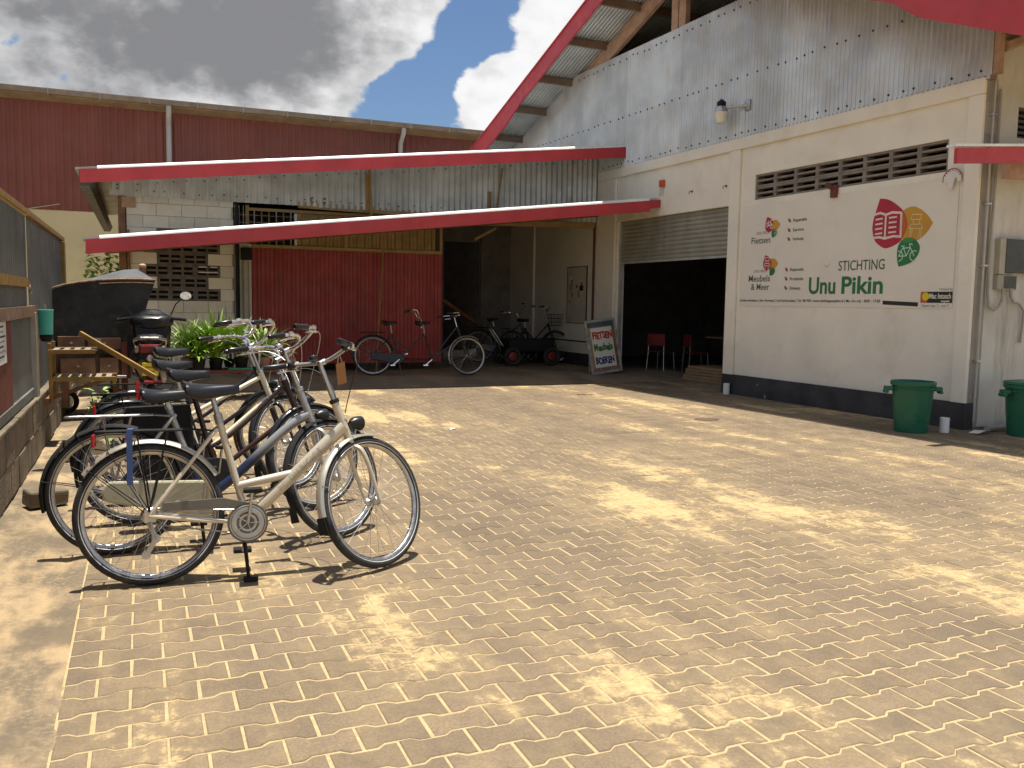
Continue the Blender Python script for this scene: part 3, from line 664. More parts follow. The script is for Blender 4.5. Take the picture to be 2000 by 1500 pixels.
# white pipe stubs and bins
for lab, (x, y) in (('short white pipe stub standing by the shutter end of the plinth', (8.60, 11.45)), ('short white pipe stub standing beside the green bin', (8.44, 7.18))):
    S = thing('pipe_stub', lab, 'pipe', (x, y, 0))
    b = MB(); b.lathe([(.052, 0), (.052, .17), (.044, .172), (.044, .1)], 18, capt=True); b.build('tube', PIPEW, S, smooth=True)
    b = MB(); b.ring((0, 0, .15), .053, .003, 'z', 18, 5); b.build('collar', PIPEW, S)
def bin_(x, y, rz, lab, lid, z=0.):
    T = thing('waste_bin', lab, 'bin', (x, y, z), (0, 0, rz))
    b = MB(); b.lathe([(.17, 0), (.178, .006), (.205, .30), (.222, .515), (.225, .53), (.24, .535), (.245, .555), (.24, .58), (.228, .582), (.222, .56), (.20, .28), (.165, .02)], 36, capt=True); b.build('body', GREENP, T, smooth=True)
    b = MB(); b.ring((0, 0, .500), .228, .007, 'z', 36, 6); b.build('rib', GREENP, T, smooth=True)
    for s in (-1, 1):
        b = MB(); b.box(.225*s if s > 0 else -.315, .315 if s > 0 else -.225, -.045, .045, .47, .52); b.tube([(s*.30, -.055, .46), (s*.30, .055, .46)], .022, 8); b.build('handle', GREENP, T, bevel=.01)
    if lid: b = MB(); b.lathe([(.235, .57), (.25, .585), (.24, .61), (.1, .625)], 30); b.build('lid', GREENP, T, smooth=True)
bin_(8.12, 7.36, R(-28), 'open dark green plastic bin standing against the black plinth', False)
bin_(9.15, 6.72, R(-15), 'green plastic bin with lid by the shaded side wall', True)
b = MB(); b.v = [(0, 0, .0), (.12, .02, .03), (.25, -.02, .015), (.02, -.12, .01), (.16, -.1, .035), (.28, -.13, .004)]; b.f = [(0, 3, 4, 1), (1, 4, 5, 2)]
o = b.build('crumpled_plastic', PAPER, loc=(8.63, 7.02, .006)); tag(o, 'crumpled pale plastic scrap on the ground by the wall corner', 'litter')

# ------------------------------------------------------------------ wing with the lean-to roofs (local frame = world minus WO)
WO = Vector((-.4, 15.79, 0))
G = thing('wing_building', 'low wing of pale blocks and galvanised sheet under red-edged lean-to roofs', 'building', WO)
def wl_(x, y, z=0): return (x-WO.x, y-WO.y, z)
def wbox(mb, x0, x1, y0, y1, z0, z1): return mb.box(x0-WO.x, x1-WO.x, y0-WO.y, y1-WO.y, z0, z1)
def uz(x): return 3.09+.1172*(x+.80)       # underside of the upper fascia
def lz(x): return 1.985+.1178*(x+.68)      # underside of the lower fascia
# corrugated front
x = -.42
while x < 8.58:
    x2 = min(x+.84, 8.60); mb = MB(); off = random.uniform(-.004, .003); zo = random.uniform(-.012, .012); bend = random.uniform(-.01, .01)
    corr(mb, x, x2+.03, lambda u: 3.035+zo, lambda u: uz(u)+.205, lambda u, d, z: wl_(u, 15.785+d*1.5+off+bend*(z-3), z), pitch=.112, amp=.012, seg=8)
    mb.build('cladding_sheet', GALVW, G, smooth=True); x = x2
b = MB()
for zr in (0, 1):
    x = -.3
    while x < 8.4:
        z = 3.14+random.gauss(0, .012) if zr == 0 else uz(x)+.06+random.gauss(0, .01)
        b.lathe([(.013, 0), (.013, .006), (.006, .012)], 7, Matrix.Translation(wl_(x, 15.775, z)) @ Matrix.Rotation(math.pi/2, 4, 'X')); x += random.uniform(.15, .32)
stuff(b.build('cladding_screws', SCREWD, G))
# block wall
BY = 15.86
b = MB(); cells_wall(b, -.17, 1.50, 0, 3.04, [(.075, 1.28, 1.35, 2.35), (.28, 1.08, 2.3, 2.55)], BY+.012, BY+.10, side='x'); b.xform(Matrix.Translation(-WO)); b.build('mortar_core', MORTAR, G)
bl = MB(); bl.box(.004, .396, -.0, .1, .004, .196)
def block_me(w): q = MB(); q.box(.004, w-.004, 0, .05, .004, .196); return q.mesh('block', BLOCKW)
blk_cache = {}
vbm = vent_mesh('vent_block', .4, .2, .12, VENTD, slots=2, cols=2, fr=.034, axis='x')
for k in range(15):
    z = .15+.2*k if k < 15 else 0
    if z > 2.95: break
    odd = k % 2; vents = []
    if k in (6, 8, 10): vents = [(.075, .475), (.475, .875), (.875, 1.275)]
    elif k in (7, 9, 11): vents = [(.28, .68), (.68, 1.08)]
    edges = [-.18]+([.075+.4*i for i in range(-0, 4)] if (k % 2 == 0) else [.28+.4*i for i in range(0, 4)])+[1.51]
    edges = [e for e in edges if -.18 <= e <= 1.51]
    for i in range(len(edges)-1):
        e0, e1 = edges[i], edges[i+1]
        if e1-e0 < .03: continue
        if any(abs(e0-v[0]) < .02 for v in vents): o = inst(vbm, 'vent_block', G, wl_(e0, BY-.004, z))
        else:
            w = round(e1-e0, 3)
            if w not in blk_cache: blk_cache[w] = block_me(w)
            o = inst(blk_cache[w], 'block', G, wl_(e0, BY+random.gauss(0, .0025), z)); 
            bv = o.modifiers.new('bevel', 'BEVEL'); bv.width = .005; bv.segments = 2
b = MB(); wbox(b, -.18, 1.51, BY-.01, BY+.1, 0, .148); b.build('base_course', LOWW, G)
# faint white marks painted on one vent block
for i, (u0, u1, z0) in enumerate(((.93, 1.06, 1.915), (1.12, 1.23, 1.915), (.93, 1.24, 1.825))):
    b = MB(); wbox(b, u0, u1, BY-.008, BY-.005, z0, z0+.018); b.build('paint_mark', PIPEW, G)
# left corner and return wall, eave
b = MB(); wbox(b, -.30, -.19, BY-.02, BY+7, 0, 3.05); b.build('return_wall', WOODB, G)
b = MB(); wbox(b, -.24, -.03, BY-.03, BY-.012, 2.86, 3.03); b.build('corner_board', WOODP, G)
b = MB(); b.prism([(-.80-WO.x, 3.28), (-.66-WO.x, 3.30), (-.60-WO.x, 3.16), (-.66-WO.x, 3.05), (-.80-WO.x, 3.05)], -1.0, 9, 'xz'); b.build('eave_gutter', M('dark_gutter', (.06, .06, .055), .6), G)
b = MB(); b.tube([wl_(-.155, BY-.03, .1), wl_(-.155, BY-.03, 2.5)], .02, 7); b.build('rusty_pipe', RUST, G)
# downpipes at the right end of the block wall
b = MB(); b.tube([wl_(1.56, BY-.06, .1), wl_(1.56, BY-.06, 2.95)], .035, 10); b.build('downpipe', BLKMT, G, smooth=True)
b = MB(); b.tube([wl_(1.70, BY-.02, .1), wl_(1.70, BY-.02, 2.05)], .055, 12); b.build('drain_pipe', M('drain_grey', (.36, .34, .29), .7), G, smooth=True)
b = MB(); wbox(b, 1.62, 1.80, BY-.06, BY+.05, 2.07, 2.28); b.build('switch_box', BLKMT, G, bevel=.006)
# upper roof
def slope_piece(name, x0, x1, y0, y1, zf, t0, t1, mat):
    mb = MB(); mb.prism([(x0-WO.x, zf(x0)+t0), (x1-WO.x, zf(x1)+t0), (x1-WO.x, zf(x1)+t1), (x0-WO.x, zf(x0)+t1)], y0-WO.y, y1-WO.y, 'xz'); return mb.build(name, mat, G)
slope_piece('upper_fascia', -.79, 8.60, 14.78, 14.81, uz, 0, .20, REDF)
slope_piece('upper_roof', -.85, 9.2, 14.80, 23, uz, .205, .235, ROOFU)
slope_piece('lower_fascia', -.68, 8.42, 13.60, 13.63, lz, 0, .20, REDF)
slope_piece('lower_fascia_end', 8.42, 8.64, 13.62, 13.65, lz, .06, .20, REDF)
slope_piece('lower_roof', -.72, 8.58, 13.62, 15.77, lz, .205, .235, ROOFU)
def sun_edge(y, zf, x0, x1):  # pale strip added and curved to catch the sun as the bright roof edge
    mb = MB(); n = 6; pr = [(y-.022+.05*(1-math.cos(math.pi/2*i/n)), .196+.052*math.sin(math.pi/2*i/n)) for i in range(n+1)]+[(y+.03, .20)]
    for xx in (x0, x1):
        for (yy, zo) in pr: mb.v.append(wl_(xx, yy, zf(xx)+zo))
    k = len(pr); mb.f = [(i, (i+1) % k, k+(i+1) % k, k+i) for i in range(k)]+[tuple(range(k)), tuple(range(k, 2*k))]
    mb.build('sun_edge_strip', WHITEEDGE, G, smooth=True)
sun_edge(14.80, uz, -.55, 8.6); sun_edge(13.62, lz, -.5, 8.4)
# canopy beams, posts
b = MB(); b.bar(wl_(-.5, 15.7, lz(-.5)+.13), wl_(8.5, 15.7, lz(8.5)+.13), .05, .10); b.build('canopy_beam', WOODB, G)
for x in (.3, 2.3, 4.3, 6.3, 8.2):
    b = MB(); b.bar(wl_(x, 13.66, lz(x)+.15), wl_(x, 15.75, lz(x)+.15), .05, .08); b.build('canopy_rafter', WOODB, G)
b = MB(); b.tube([wl_(3.87, 15.66, lz(3.87)+.2), wl_(3.84, 15.70, uz(3.84)+.15)], .025, 8); b.build('stay_pole', OCHRE, G, smooth=True)
b = MB(); wbox(b, 3.78, 3.83, 15.70, 15.745, 3.0, 3.64); b.build('stay_batten', OCHRE, G)
b = MB(); b.tube([wl_(6.28, 15.66, 3.05), wl_(6.42, 15.72, 3.95)], .02, 8); b.build('stay_pole', OCHRE, G, smooth=True)
b = MB(); wbox(b, 6.16, 6.20, 15.70, 15.745, 3.0, 3.5); b.build('stay_batten', OCHRE, G)
b = MB(); b.tube([wl_(3.84, 15.2, .11), wl_(4.08, 15.62, 2.45)], .014, 8); b.build('leaning_pole', OCHRE, G, smooth=True)
b = MB(); b.bar(wl_(6.05, 16.2, 2.62), wl_(6.5, 16.2, 2.86), .05, .05); b.build('knee_brace', OCHRED, G)
b = MB(); b.bar(wl_(6.1, 15.85, 2.92), wl_(8.5, 15.85, 2.98), .06, .10); b.build('lintel_beam', OCHRED, G)
# sliding gate: track, ochre frame with bars and boards, red corrugated panel
GY = 16.0
b = MB(); b.bar(wl_(2.6, 15.83, 3.06), wl_(5.9, 15.83, 2.995), .07, .11); b.build('gate_track', OCHRED, G)
for x in (2.85, 3.05): b = MB(); b.ring(wl_(x, 15.80, 3.15), .04, .02, 'y', 16, 6); b.build('track_roller', RUST, G)
gt = MB(); gx0, gx1 = 1.72, 5.32
for (x0, x1, z0, z1) in ((gx0, gx0+.06, .24, 3.02), (gx1-.05, gx1, .24, 3.0), (gx0+.06, gx1-.05, 2.93, 2.98), (gx0+.06, gx1-.05, 2.29, 2.35), (3.45, 3.50, 2.35, 2.93)): wbox(gt, x0, x1, GY-.02, GY+.02, z0, z1)
GATE = gt.build('sliding_gate', OCHRED, G)
def gpart(mb, name, mat): return mb.build(name, mat, GATE)
x = gx0+.14
while x < 2.6: mb = MB(); wbox(mb, x, x+.018, GY-.012, GY+.006, 2.35, 2.93); gpart(mb, 'upright_bar', OCHRE if int(x*10) % 2 else PIPEG); x += .125
for z in (2.47, 2.6, 2.73, 2.85): mb = MB(); wbox(mb, gx0+.06, 2.6, GY+.008, GY+.016, z, z+.009); gpart(mb, 'mesh_wire', PIPEG)
x = 2.62; i = 0
while x < gx1-.22:
    w = .143; mb = MB(); wbox(mb, x, x+w-.005, GY+.022+.002*(i % 2), GY+.036, 2.36, 2.925); gpart(mb, 'infill_board', OCHRED); 
    mb = MB(); wbox(mb, x+w/2-.008, x+w/2+.008, GY-.012, GY+.006, 2.35, 2.93); gpart(mb, 'upright_bar', OCHRE); x += w; i += 1
mb = MB(); wbox(mb, 2.56, 2.61, GY+.02, GY+.04, 2.36, 2.92); gpart(mb, 'grey_post', GALVW)
# red panel: each ribbed board of its own
x = gx0+.02; i = 0
while x < gx1-.02:
    w = min(.146, gx1-.005-x); mb = MB(); z0, z1 = .245, 2.285; y = GY-.03
    prof = [(0, 0), (.012, .0), (.020, -.014), (.030, -.014), (.038, 0), (.075, -.001), (.083, -.012), (.092, -.012), (.10, 0), (.146, 0)]
    prof = [(min(p, w-.002), q) for p, q in prof]; k = len(prof); dy = random.gauss(0, .002)
    for z in (z0, z1):
        for p, q in prof: mb.v.append(wl_(x+p, y+q*1.3+dy, z))
        for p, q in reversed(prof): mb.v.append(wl_(x+p, y+.012, z))
    n = 2*k; mb.f = [(j, (j+1) % n, n+(j+1) % n, n+j) for j in range(n)]+[tuple(range(n)), tuple(range(n, 2*n))]
    mb.build('red_sheet', REDG, GATE); x += .148; i += 1
# window grille left of the gate
for x in (1.53, 1.60, 1.67): mb = MB(); wbox(mb, x, x+.01, BY+.02, BY+.03, 2.35, 3.0); mb.build('window_bar', PIPEG, G)
for z in (2.45, 2.58, 2.71, 2.84): mb = MB(); wbox(mb, 1.51, 1.74, BY+.032, BY+.04, z, z+.009); mb.build('window_bar', PIPEG, G)
b = MB(); wbox(b, 1.51, 1.80, BY+.05, BY+.12, .1, 2.35); b.build('jamb_wall', BLOCKW, G)
# inside: back wall with dark doorway, partition, dim floor comes from the apron
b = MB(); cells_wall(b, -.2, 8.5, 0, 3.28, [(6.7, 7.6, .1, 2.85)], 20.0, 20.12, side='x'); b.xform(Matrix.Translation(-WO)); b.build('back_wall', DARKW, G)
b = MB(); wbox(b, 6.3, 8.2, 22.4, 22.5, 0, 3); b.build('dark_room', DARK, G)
b = MB(); wbox(b, 7.62, 7.72, 19.92, 19.998, .1, 3.0); b.build('door_post', DARKW, G)
b = MB(); wbox(b, -.18, 1.6, 15.97, 16.0, .1, 3.05) ; b.build('shade_backing', DARK, G)  # near-black sheet behind vents and grille, coloured as the interior shade
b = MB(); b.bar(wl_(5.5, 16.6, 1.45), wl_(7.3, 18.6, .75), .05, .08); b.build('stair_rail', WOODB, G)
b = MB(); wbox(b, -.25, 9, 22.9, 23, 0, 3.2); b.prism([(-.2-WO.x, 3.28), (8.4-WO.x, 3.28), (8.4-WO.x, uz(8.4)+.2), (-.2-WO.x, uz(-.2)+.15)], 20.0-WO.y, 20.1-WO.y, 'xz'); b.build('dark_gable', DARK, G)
# poster board on the inner wall
PB = fthing('notice_panel', 'framed notice panel with small cards on the shaded inner wall', 'notice board', -.001, 8.95, 1.0)
b = MB(); b.box(-.018, -.002, 0, .82, 0, 1.17); b.build('panel', M('panel_pale', (.55, .50, .40), .8, dirt=(.35, .33, .25), dscale=3), PB)
for (y0, y1, z0, z1) in ((-.012, 0, -.012, 1.182), (.82, .832, -.012, 1.182), (0, .82, -.012, 0), (0, .82, 1.17, 1.182)): b = MB(); b.box(-.024, -.002, y0, y1, z0, z1); b.build('frame', BLKMT, PB)
for i in range(13):
    y, z = random.uniform(.08, .68), random.uniform(.35, 1.0); b = MB(); b.box(-.022, -.019, y, y+random.uniform(.03, .1), z, z+random.uniform(.04, .16)); b.build('card', random.choice([INK_Y, INK_K, INK_GR, PAPER, OCHRED, WOODB, GATEG]), PB)

# ------------------------------------------------------------------ red warehouse behind
H = thing('warehouse', 'large maroon ribbed-sheet warehouse with cream base wall and rusty gutter', 'building', (6, 28, 0))
HZ = 6.80
x = -16.; i = 0
while x < 13:
    mb = MB(); n = 20
    for q in range(n+1):
        u = x+1.0*q/n; d = -.03 if (q % 4) in (1, 2) else 0
        mb.v.append((u-6, d, 3.80)); mb.v.append((u-6, d, HZ))
    mb.f = [(2*q, 2*q+2, 2*q+3, 2*q+1) for q in range(n)]
    mb.build('wall_sheet', WAREW, H); x += 1.0
b = MB(); b.box(-22, 7, .0, .2, -.06, 3.82); b.build('base_wall', WAREC, H)
b = MB(); b.box(-22, 7, .05, 14, 3.9, HZ-.05); b.build('inner_mass', DARK, H)
b = MB(); b.prism([(-.42, HZ+.10), (-.40, HZ+.26), (14, HZ+1.2), (14, HZ+.9), (0, HZ), (-.02, HZ-.03), (-.38, HZ+.06)], -22, 7.2, 'yz'); b.build('roof', GUTTER, H)
b = MB(); b.prism([(-.56, HZ+.08), (-.56, HZ+.21), (-.55, HZ+.21), (-.54, HZ+.10), (-.43, HZ+.10), (-.42, HZ+.21), (-.41, HZ+.08)], -22, 7.2, 'yz'); b.build('gutter', GUTTER, H)
for k in range(22): b = MB(); xx = -21+1.28*k; b.box(xx, xx+.03, -.57, -.40, HZ+.06, HZ+.235); b.build('gutter_bracket', PIPEG, H)
for x in (.88, 7.84):
    b = MB(); b.tube([(x-6, -.48, HZ+.08), (x-6, -.46, HZ-.08), (x-6, -.12, HZ-.34), (x-6, -.10, HZ-.5), (x-6, -.10, 0)], .075, 10); b.build('downpipe', M('downpipe_grey', (.42, .43, .45), .5), H, smooth=True)
b = MB(); b.tube([(-8.9, -.05, 3.78), (-8.0, -.3, 3.95)], .015, 5); b.build('loose_wire', PIPEG, H)

# ------------------------------------------------------------------ boundary on the left: low block wall, sheet fence
FX = -.84
BWL = thing('boundary_wall', 'low weathered concrete block wall under the grey sheet fence', 'wall', (FX, 9, 0))
b = MB(); b.box(-.14, -.02, -6.5, 5.0, -.05, .47); b.build('core', LOWW, BWL)
lbm = MB(); lbm.box(0, .15, .002, .398, .002, .234); lbm = lbm.mesh('block', LOWW)
for k in range(2):
    y = -5.4+(.2 if k % 2 else 0)
    while y < 4.6:
        o = inst(lbm, 'block', BWL, (-.15+random.gauss(0, .004), y, .236*k+.002), (0, 0, random.gauss(0, .004))); bv = o.modifiers.new('bevel', 'BEVEL'); bv.width = .007; bv.segments = 2; y += .4
b = MB()
y = -5.4
while y < 4.8: b.box(-.16, .012+random.uniform(-.006, .006), y, y+.385, .484, .515+random.uniform(-.004, .006)); y += .4
b.build('coping', LOWW, BWL, bevel=.008)
SF = thing('sheet_fence', 'grey corrugated sheet fence with ochre frame and maroon door panel', 'fence', (FX, 9, .52))
def fbox(name, y0, y1, z0, z1, mat, x0=-.06, x1=-.03): b = MB(); b.box(x0, x1, y0-9, y1-9, z0-.52, z1-.52); return b.build(name, mat, SF)
y = 2.8
while y < 8.5:
    y2 = min(y+.62, 8.52); mb = MB(); corr(mb, y, y2+.01, lambda u: 1.55, lambda u: 2.07, lambda u, d, z: (-.05+d, u-9, z-.52), pitch=.11, amp=.011); mb.build('upper_sheet', GATEG, SF, smooth=True); y = y2
y = 8.72
while y < 12.4:
    y2 = min(y+.62, 12.42); mb = MB(); corr(mb, y, y2+.01, lambda u: .52, lambda u: 2.09, lambda u, d, z: (-.055+d*.5, u-9, z-.52), pitch=.2, amp=.008); mb.build('end_sheet', GATEG, SF, smooth=True); y = y2
fbox('top_rail', 2.8, 12.5, 2.085, 2.13, OCHRE, -.07, -.02); fbox('end_post', 12.3, 12.5, .52, 2.07, OCHRE, -.07, -.015)
fbox('mid_rail', 2.8, 8.45, 1.47, 1.545, OCHRE, -.07, -.018); fbox('lower_rail', 2.8, 8.9, 1.22, 1.31, RUST, -.07, -.012)
fbox('grey_panel', 7.30, 8.62, .53, 1.215, GATEG, -.06, -.04); fbox('grey_panel', 2.8, 8.5, 1.31, 1.47, GATEG, -.06, -.045)
fbox('maroon_panel', 2.8, 7.29, .60, 1.215, MAROON, -.06, -.03); fbox('bottom_rail', 2.8, 8.6, .53, .598, GATEG, -.065, -.02)
fbox('grey_post', 8.63, 8.70, .5, 1.25, PIPEG, -.05, .0); fbox('grey_post', 8.74, 8.80, .5, 1.25, OCHRED, -.05, -.0)
b = MB(); b.ring((-.02, 8.52-9, 1.45-.52), .035, .007, 'x', 14, 5); b.build('hinge_ring', RUST, SF)
NT_ = thing('paper_notice', 'white paper notice taped to the maroon door panel', 'notice', (FX-.028, 6.8, .93))
b = MB(); b.box(0, .003, -.19, .19, 0, .29); b.build('sheet', PAPER, NT_)
for i in range(7): b = MB(); b.box(.0032, .0042, -.16, -.16+random.uniform(.2, .31), .25-.034*i, .262-.034*i); b.build('print_line', INK_GR if i % 2 else INK_K, NT_)
BU = thing('bucket', 'small teal plastic bucket hanging on the fence post', 'bucket', (-.70, 7.92, 1.09))
BU.scale = (.68, .68, .95)
b = MB(); b.lathe([(.072, 0), (.075, .004), (.086, .20), (.09, .205), (.088, .21), (.082, .2), (.07, .02)], 20); b.build('body', TEAL, BU, smooth=True)
b = MB(); b.tube([(.0, .088*math.cos(R(t)), .2+.05*math.sin(R(t))) for t in range(0, 181, 20)], .003, 5); b.build('handle', STEEL, BU)
b = MB(); b.lathe([(.05, -.06), (.07, -.03), (.072, -.004)], 16); b.build('dark_base', BLKMT, BU, smooth=True)

# ------------------------------------------------------------------ bicycles (local: x forward, y left, z up, origin under the rear axle)
WR = .345
def spoke_mesh(name, Rr=.298, hub=.022, n=32, w=.03, r=.0013):
    mb = MB()
    for i in range(n):
        s = 1 if i % 2 else -1; a = 2*math.pi*i/n; a2 = a+(.62 if (i//2) % 2 else -.62)
        mb.tube([(hub*math.cos(a2), s*w, hub*math.sin(a2)), (Rr*math.cos(a), s*.002, Rr*math.sin(a))], r, 3, caps=False)
    return mb.mesh(name, SPOKE)
def tread(mb, Rr, r):
    mb.ring((0, 0, 0), Rr, r, 'y', 64, 10)
tm = MB(); tread(tm, .325, .0215); TYRE = tm.mesh('tyre', RUBBER, True)
tm = MB(); tm.ring((0, 0, 0), .3265, .0192, 'y', 64, 4, flat=.12); 
tm = MB()
for s in (-1, 1):
    tm.ring((0, s*.0188, 0), .316, .0026, 'y', 64, 4)
STRIPE = tm.mesh('reflective_stripe', M('reflective_grey', (.46, .46, .46), .4))
tm = MB(); k = len(tm.v); prof = [(.312, -.013), (.296, -.011), (.292, -.006), (.292, .006), (.296, .011), (.312, .013)]
for i in range(64):
    t = 2*math.pi*i/64
    for (rr, yy) in prof: tm.v.append((rr*math.cos(t), yy, rr*math.sin(t)))
for i in range(64):
    for j in range(5): tm.f.append((i*6+j, i*6+j+1, ((i+1) % 64)*6+j+1, ((i+1) % 64)*6+j))
RIM = tm.mesh('wheel', STEEL, True)
RIMD = RIM.copy(); RIMD.materials.clear(); RIMD.materials.append(M('rim_tan', (.42, .38, .30), .4, .6))
SPOKES = spoke_mesh('spokes')
tm = MB(); tm.tube([(0, -.055, 0), (0, -.035, 0), (0, -.034, 0), (0, -.028, 0), (0, -.027, 0), (0, .027, 0), (0, .028, 0), (0, .034, 0), (0, .035, 0), (0, .055, 0)], [.008, .008, .025, .025, .014, .014, .025, .025, .008, .008], 12); HUB = tm.mesh('hub', STEEL, True)
tm = MB(); tm.tube([(0, -.055, 0), (0, -.035, 0), (0, -.034, 0), (0, .034, 0), (0, .035, 0), (0, .055, 0)], [.008, .008, .042, .042, .008, .008], 16); HUBD = tm.mesh('hub', BLKPL, True)
def wheel(parent, m, rim=RIM, hub=HUB, stripe=True):
    w = inst(rim, 'wheel', parent); w.matrix_basis = m
    for me in (TYRE, SPOKES, hub): inst(me, me.name.split('.')[0], w)
    if stripe: inst(STRIPE, 'reflective_stripe', w)
    return w
def fender(mb, c, a0, a1, Rr=.365, w=.026, n=26):
    pr = [(-w, -.014), (-w*.7, -.002), (0, .004), (w*.7, -.002), (w, -.014)]; k = len(mb.v)
    for i in range(n+1):
        t = R(a0+(a1-a0)*i/n)
        for y, d in pr: mb.v.append((c[0]+(Rr+d)*math.cos(t), y, c[2]+(Rr+d)*math.sin(t)))
        for y, d in reversed(pr): mb.v.append((c[0]+(Rr+d-.003)*math.cos(t), y*.98, c[2]+(Rr+d-.003)*math.sin(t)))
    m_ = 10
    for i in range(n):
        for j in range(m_): mb.f.append((k+i*m_+j, k+i*m_+(j+1) % m_, k+(i+1)*m_+(j+1) % m_, k+(i+1)*m_+j))
    mb.f.append(tuple(range(k, k+m_))); mb.f.append(tuple(range(k+n*m_, k+(n+1)*m_)))
def saddle_mesh(x0, z, L=.265, wid=.108, mat=SADDLE, parent=None):
    """upholstered saddle: broad rear, narrow nose, rolled edges"""
    mb = MB(); n = 16; m_ = 14
    for i in range(n+1):
        t = i/n; x = x0+L*t
        w = wid*(1-.0*t) if t < .12 else wid*(1-.84*((t-.12)/.88)**.62); w = max(w, .02); w *= min(1, .35+math.sqrt(t*7)) if t < .1 else 1
        top = z-.006*math.sin(math.pi*t)-.012*abs(t-.02)**3+(.012*(1-t/.35)**2 if t < .35 else 0); th = .080 if t < .4 else .080-.036*(t-.4)/.6
        if t < .12: th *= .45+.55*math.sqrt(t/.12)
        if t > .93: w *= math.sqrt(max(.05, (1-t)/.07)); 
        for j in range(m_):
            q = 2*math.pi*j/m_; cy = math.cos(q); cz = math.sin(q)
            mb.v.append((x, w*math.copysign(abs(cy)**.9, cy), top-th/2+th/2*math.copysign(abs(cz)**.9, cz) - .018*abs(cy)**3))
    for i in range(n):
        for j in range(m_): mb.f.append((i*m_+j, i*m_+(j+1) % m_, (i+1)*m_+(j+1) % m_, (i+1)*m_+j))
    mb.f.append(tuple(range(m_))); mb.f.append(tuple(range(n*m_, (n+1)*m_)))
    s = mb.build('saddle', mat, parent, smooth=True, sharp=70)
    r = MB()
    for y in (-.02, .02): r.tube([(x0+.03, y*1.6, z-.05), (x0+.07, y, z-.075), (x0+.16, y, z-.075), (x0+L-.03, y*.4, z-.045)], .0035, 5)
    o = r.build('saddle_rails', STEEL, s); return s
def bez(p0, p1, p2, p3, n=12):
    P = [Vector(p) for p in (p0, p1, p2, p3)]
    return [tuple(P[0]*(1-t)**3+P[1]*3*t*(1-t)**2+P[2]*3*t*t*(1-t)+P[3]*t**3) for t in [i/n for i in range(n+1)]]
def bicycle(label, loc, head, lean, steer, style, fr, fk=None, sad=.97, bars='trek', case='guard', rack=True, wb=1.09, mud=BLKPL, fmud=True, light=True, rimm=RIM, hubm=HUB, stem_h=1.06, group='bicycles parked in a row on the paving', stripe=True, seat_x=.20, lowdetail=False, kick=True, tagcard=False, name='bicycle', rackmat=BLKMT, grip=BLKPL, slack=0., refl=False):
    fk = fk or fr
    T = thing(name, label, 'bicycle', loc, (0, 0, 0), group)
    T.rotation_euler = (Matrix.Rotation(head, 3, 'Z') @ Matrix.Rotation(-lean, 3, 'X')).to_euler()
    ra = Vector((0, 0, WR)); fa = Vector((wb, 0, WR)); bbp = Vector((.455, 0, .285)); ht = Vector((wb-.19, 0, .87)); hb = Vector((wb-.115, 0, .665))
    ax = (ht-hb).normalized()
    stop = Vector((.325-slack, 0, .80)); sdir = (stop-bbp).normalized()
    S = Matrix.Translation(hb) @ Matrix.Rotation(steer, 4, ax) @ Matrix.Translation(-hb)
    def st(mb, nm, mat, par=None, **k): mb.xform(S); return mb.build(nm, mat, par or T, **k)
    # frame
    f = MB(); f.tube([tuple(bbp), tuple(stop)], .0175, 10); f.tube([tuple(hb-ax*.03), tuple(ht)], .021, 10)
    f.tube([(.455, -.045, .285), (.455, .045, .285)], .024, 12)
    for s in (-1, 1):
        f.tube([(0, s*.062, WR), (.30, s*.03, .735), (.318, s*.012, .75)], .0095, 8); f.tube([(0, s*.062, WR), (.30, s*.05, .30), (.43, s*.03, .287)], .0105, 8)
        f.box(-.02, .03, s*.062-.003, s*.062+.003, WR-.03, WR+.03)
    if style == 'trek':
        f.tube([tuple(hb+ax*.09), tuple(bbp+Vector((.03, 0, .03)))], [.034, .027], 14)
        f.tube([tuple(bbp+(hb+ax*.09-bbp)*.50), tuple(bbp+sdir*.185)], [.021, .019], 12)
    elif style == 'step':
        f.tube(bez(hb+ax*.07, hb+Vector((-.20, 0, .0)), bbp+Vector((.22, 0, .10)), bbp+Vector((.02, 0, .0)), 14), .027, 12)
    elif style == 'oma':
        f.tube(bez(ht-ax*.03, ht+Vector((-.14, 0, -.16)), bbp+Vector((.12, 0, .22)), bbp+sdir*.17, 12), .0145, 10)
        f.tube(bez(hb+ax*.02, hb+Vector((-.14, 0, -.14)), bbp+Vector((.16, 0, .14)), bbp+Vector((.02, 0, .01)), 12), .0165, 10)
    elif style == 'twin':
        f.tube([tuple(ht-ax*.03), tuple(bbp+sdir*.30)], .0155, 10); f.tube([tuple(hb+ax*.03), tuple(bbp+Vector((.02, 0, .02)))], .0175, 10)
    else:
        f.tube([tuple(ht-ax*.04), tuple(bbp+sdir*.50)], .015, 10); f.tube([tuple(hb+ax*.03), tuple(bbp)], .0175, 10)
    F = f.build('frame', fr, T, smooth=True)
    b = MB(); b.tube([tuple(stop-sdir*.02), tuple(stop+sdir*.0), tuple(stop+sdir*.03)], [.021, .021, .021], 10); b.tube([tuple(stop+Vector((0, -.03, 0))), tuple(stop+Vector((0, .03, 0)))], .006, 6); b.build('seat_clamp', STEEL, F, smooth=True)
    sp_top = Vector((seat_x+.115, 0, sad-.07)); sp_top.x = (stop+sdir*((sad-.07-stop.z)/sdir.z)).x
    b = MB(); b.tube([tuple(stop-sdir*.05), tuple(sp_top)], .0135, 10); b.build('seat_post', STEEL, T, smooth=True)
    saddle_mesh(sp_top.x-.135, sad, parent=T)
    # wheels
    wheel(T, Matrix.Translation(ra), rimm, hubm, stripe)
    wheel(T, S @ Matrix.Translation(fa), rimm, HUB, stripe)
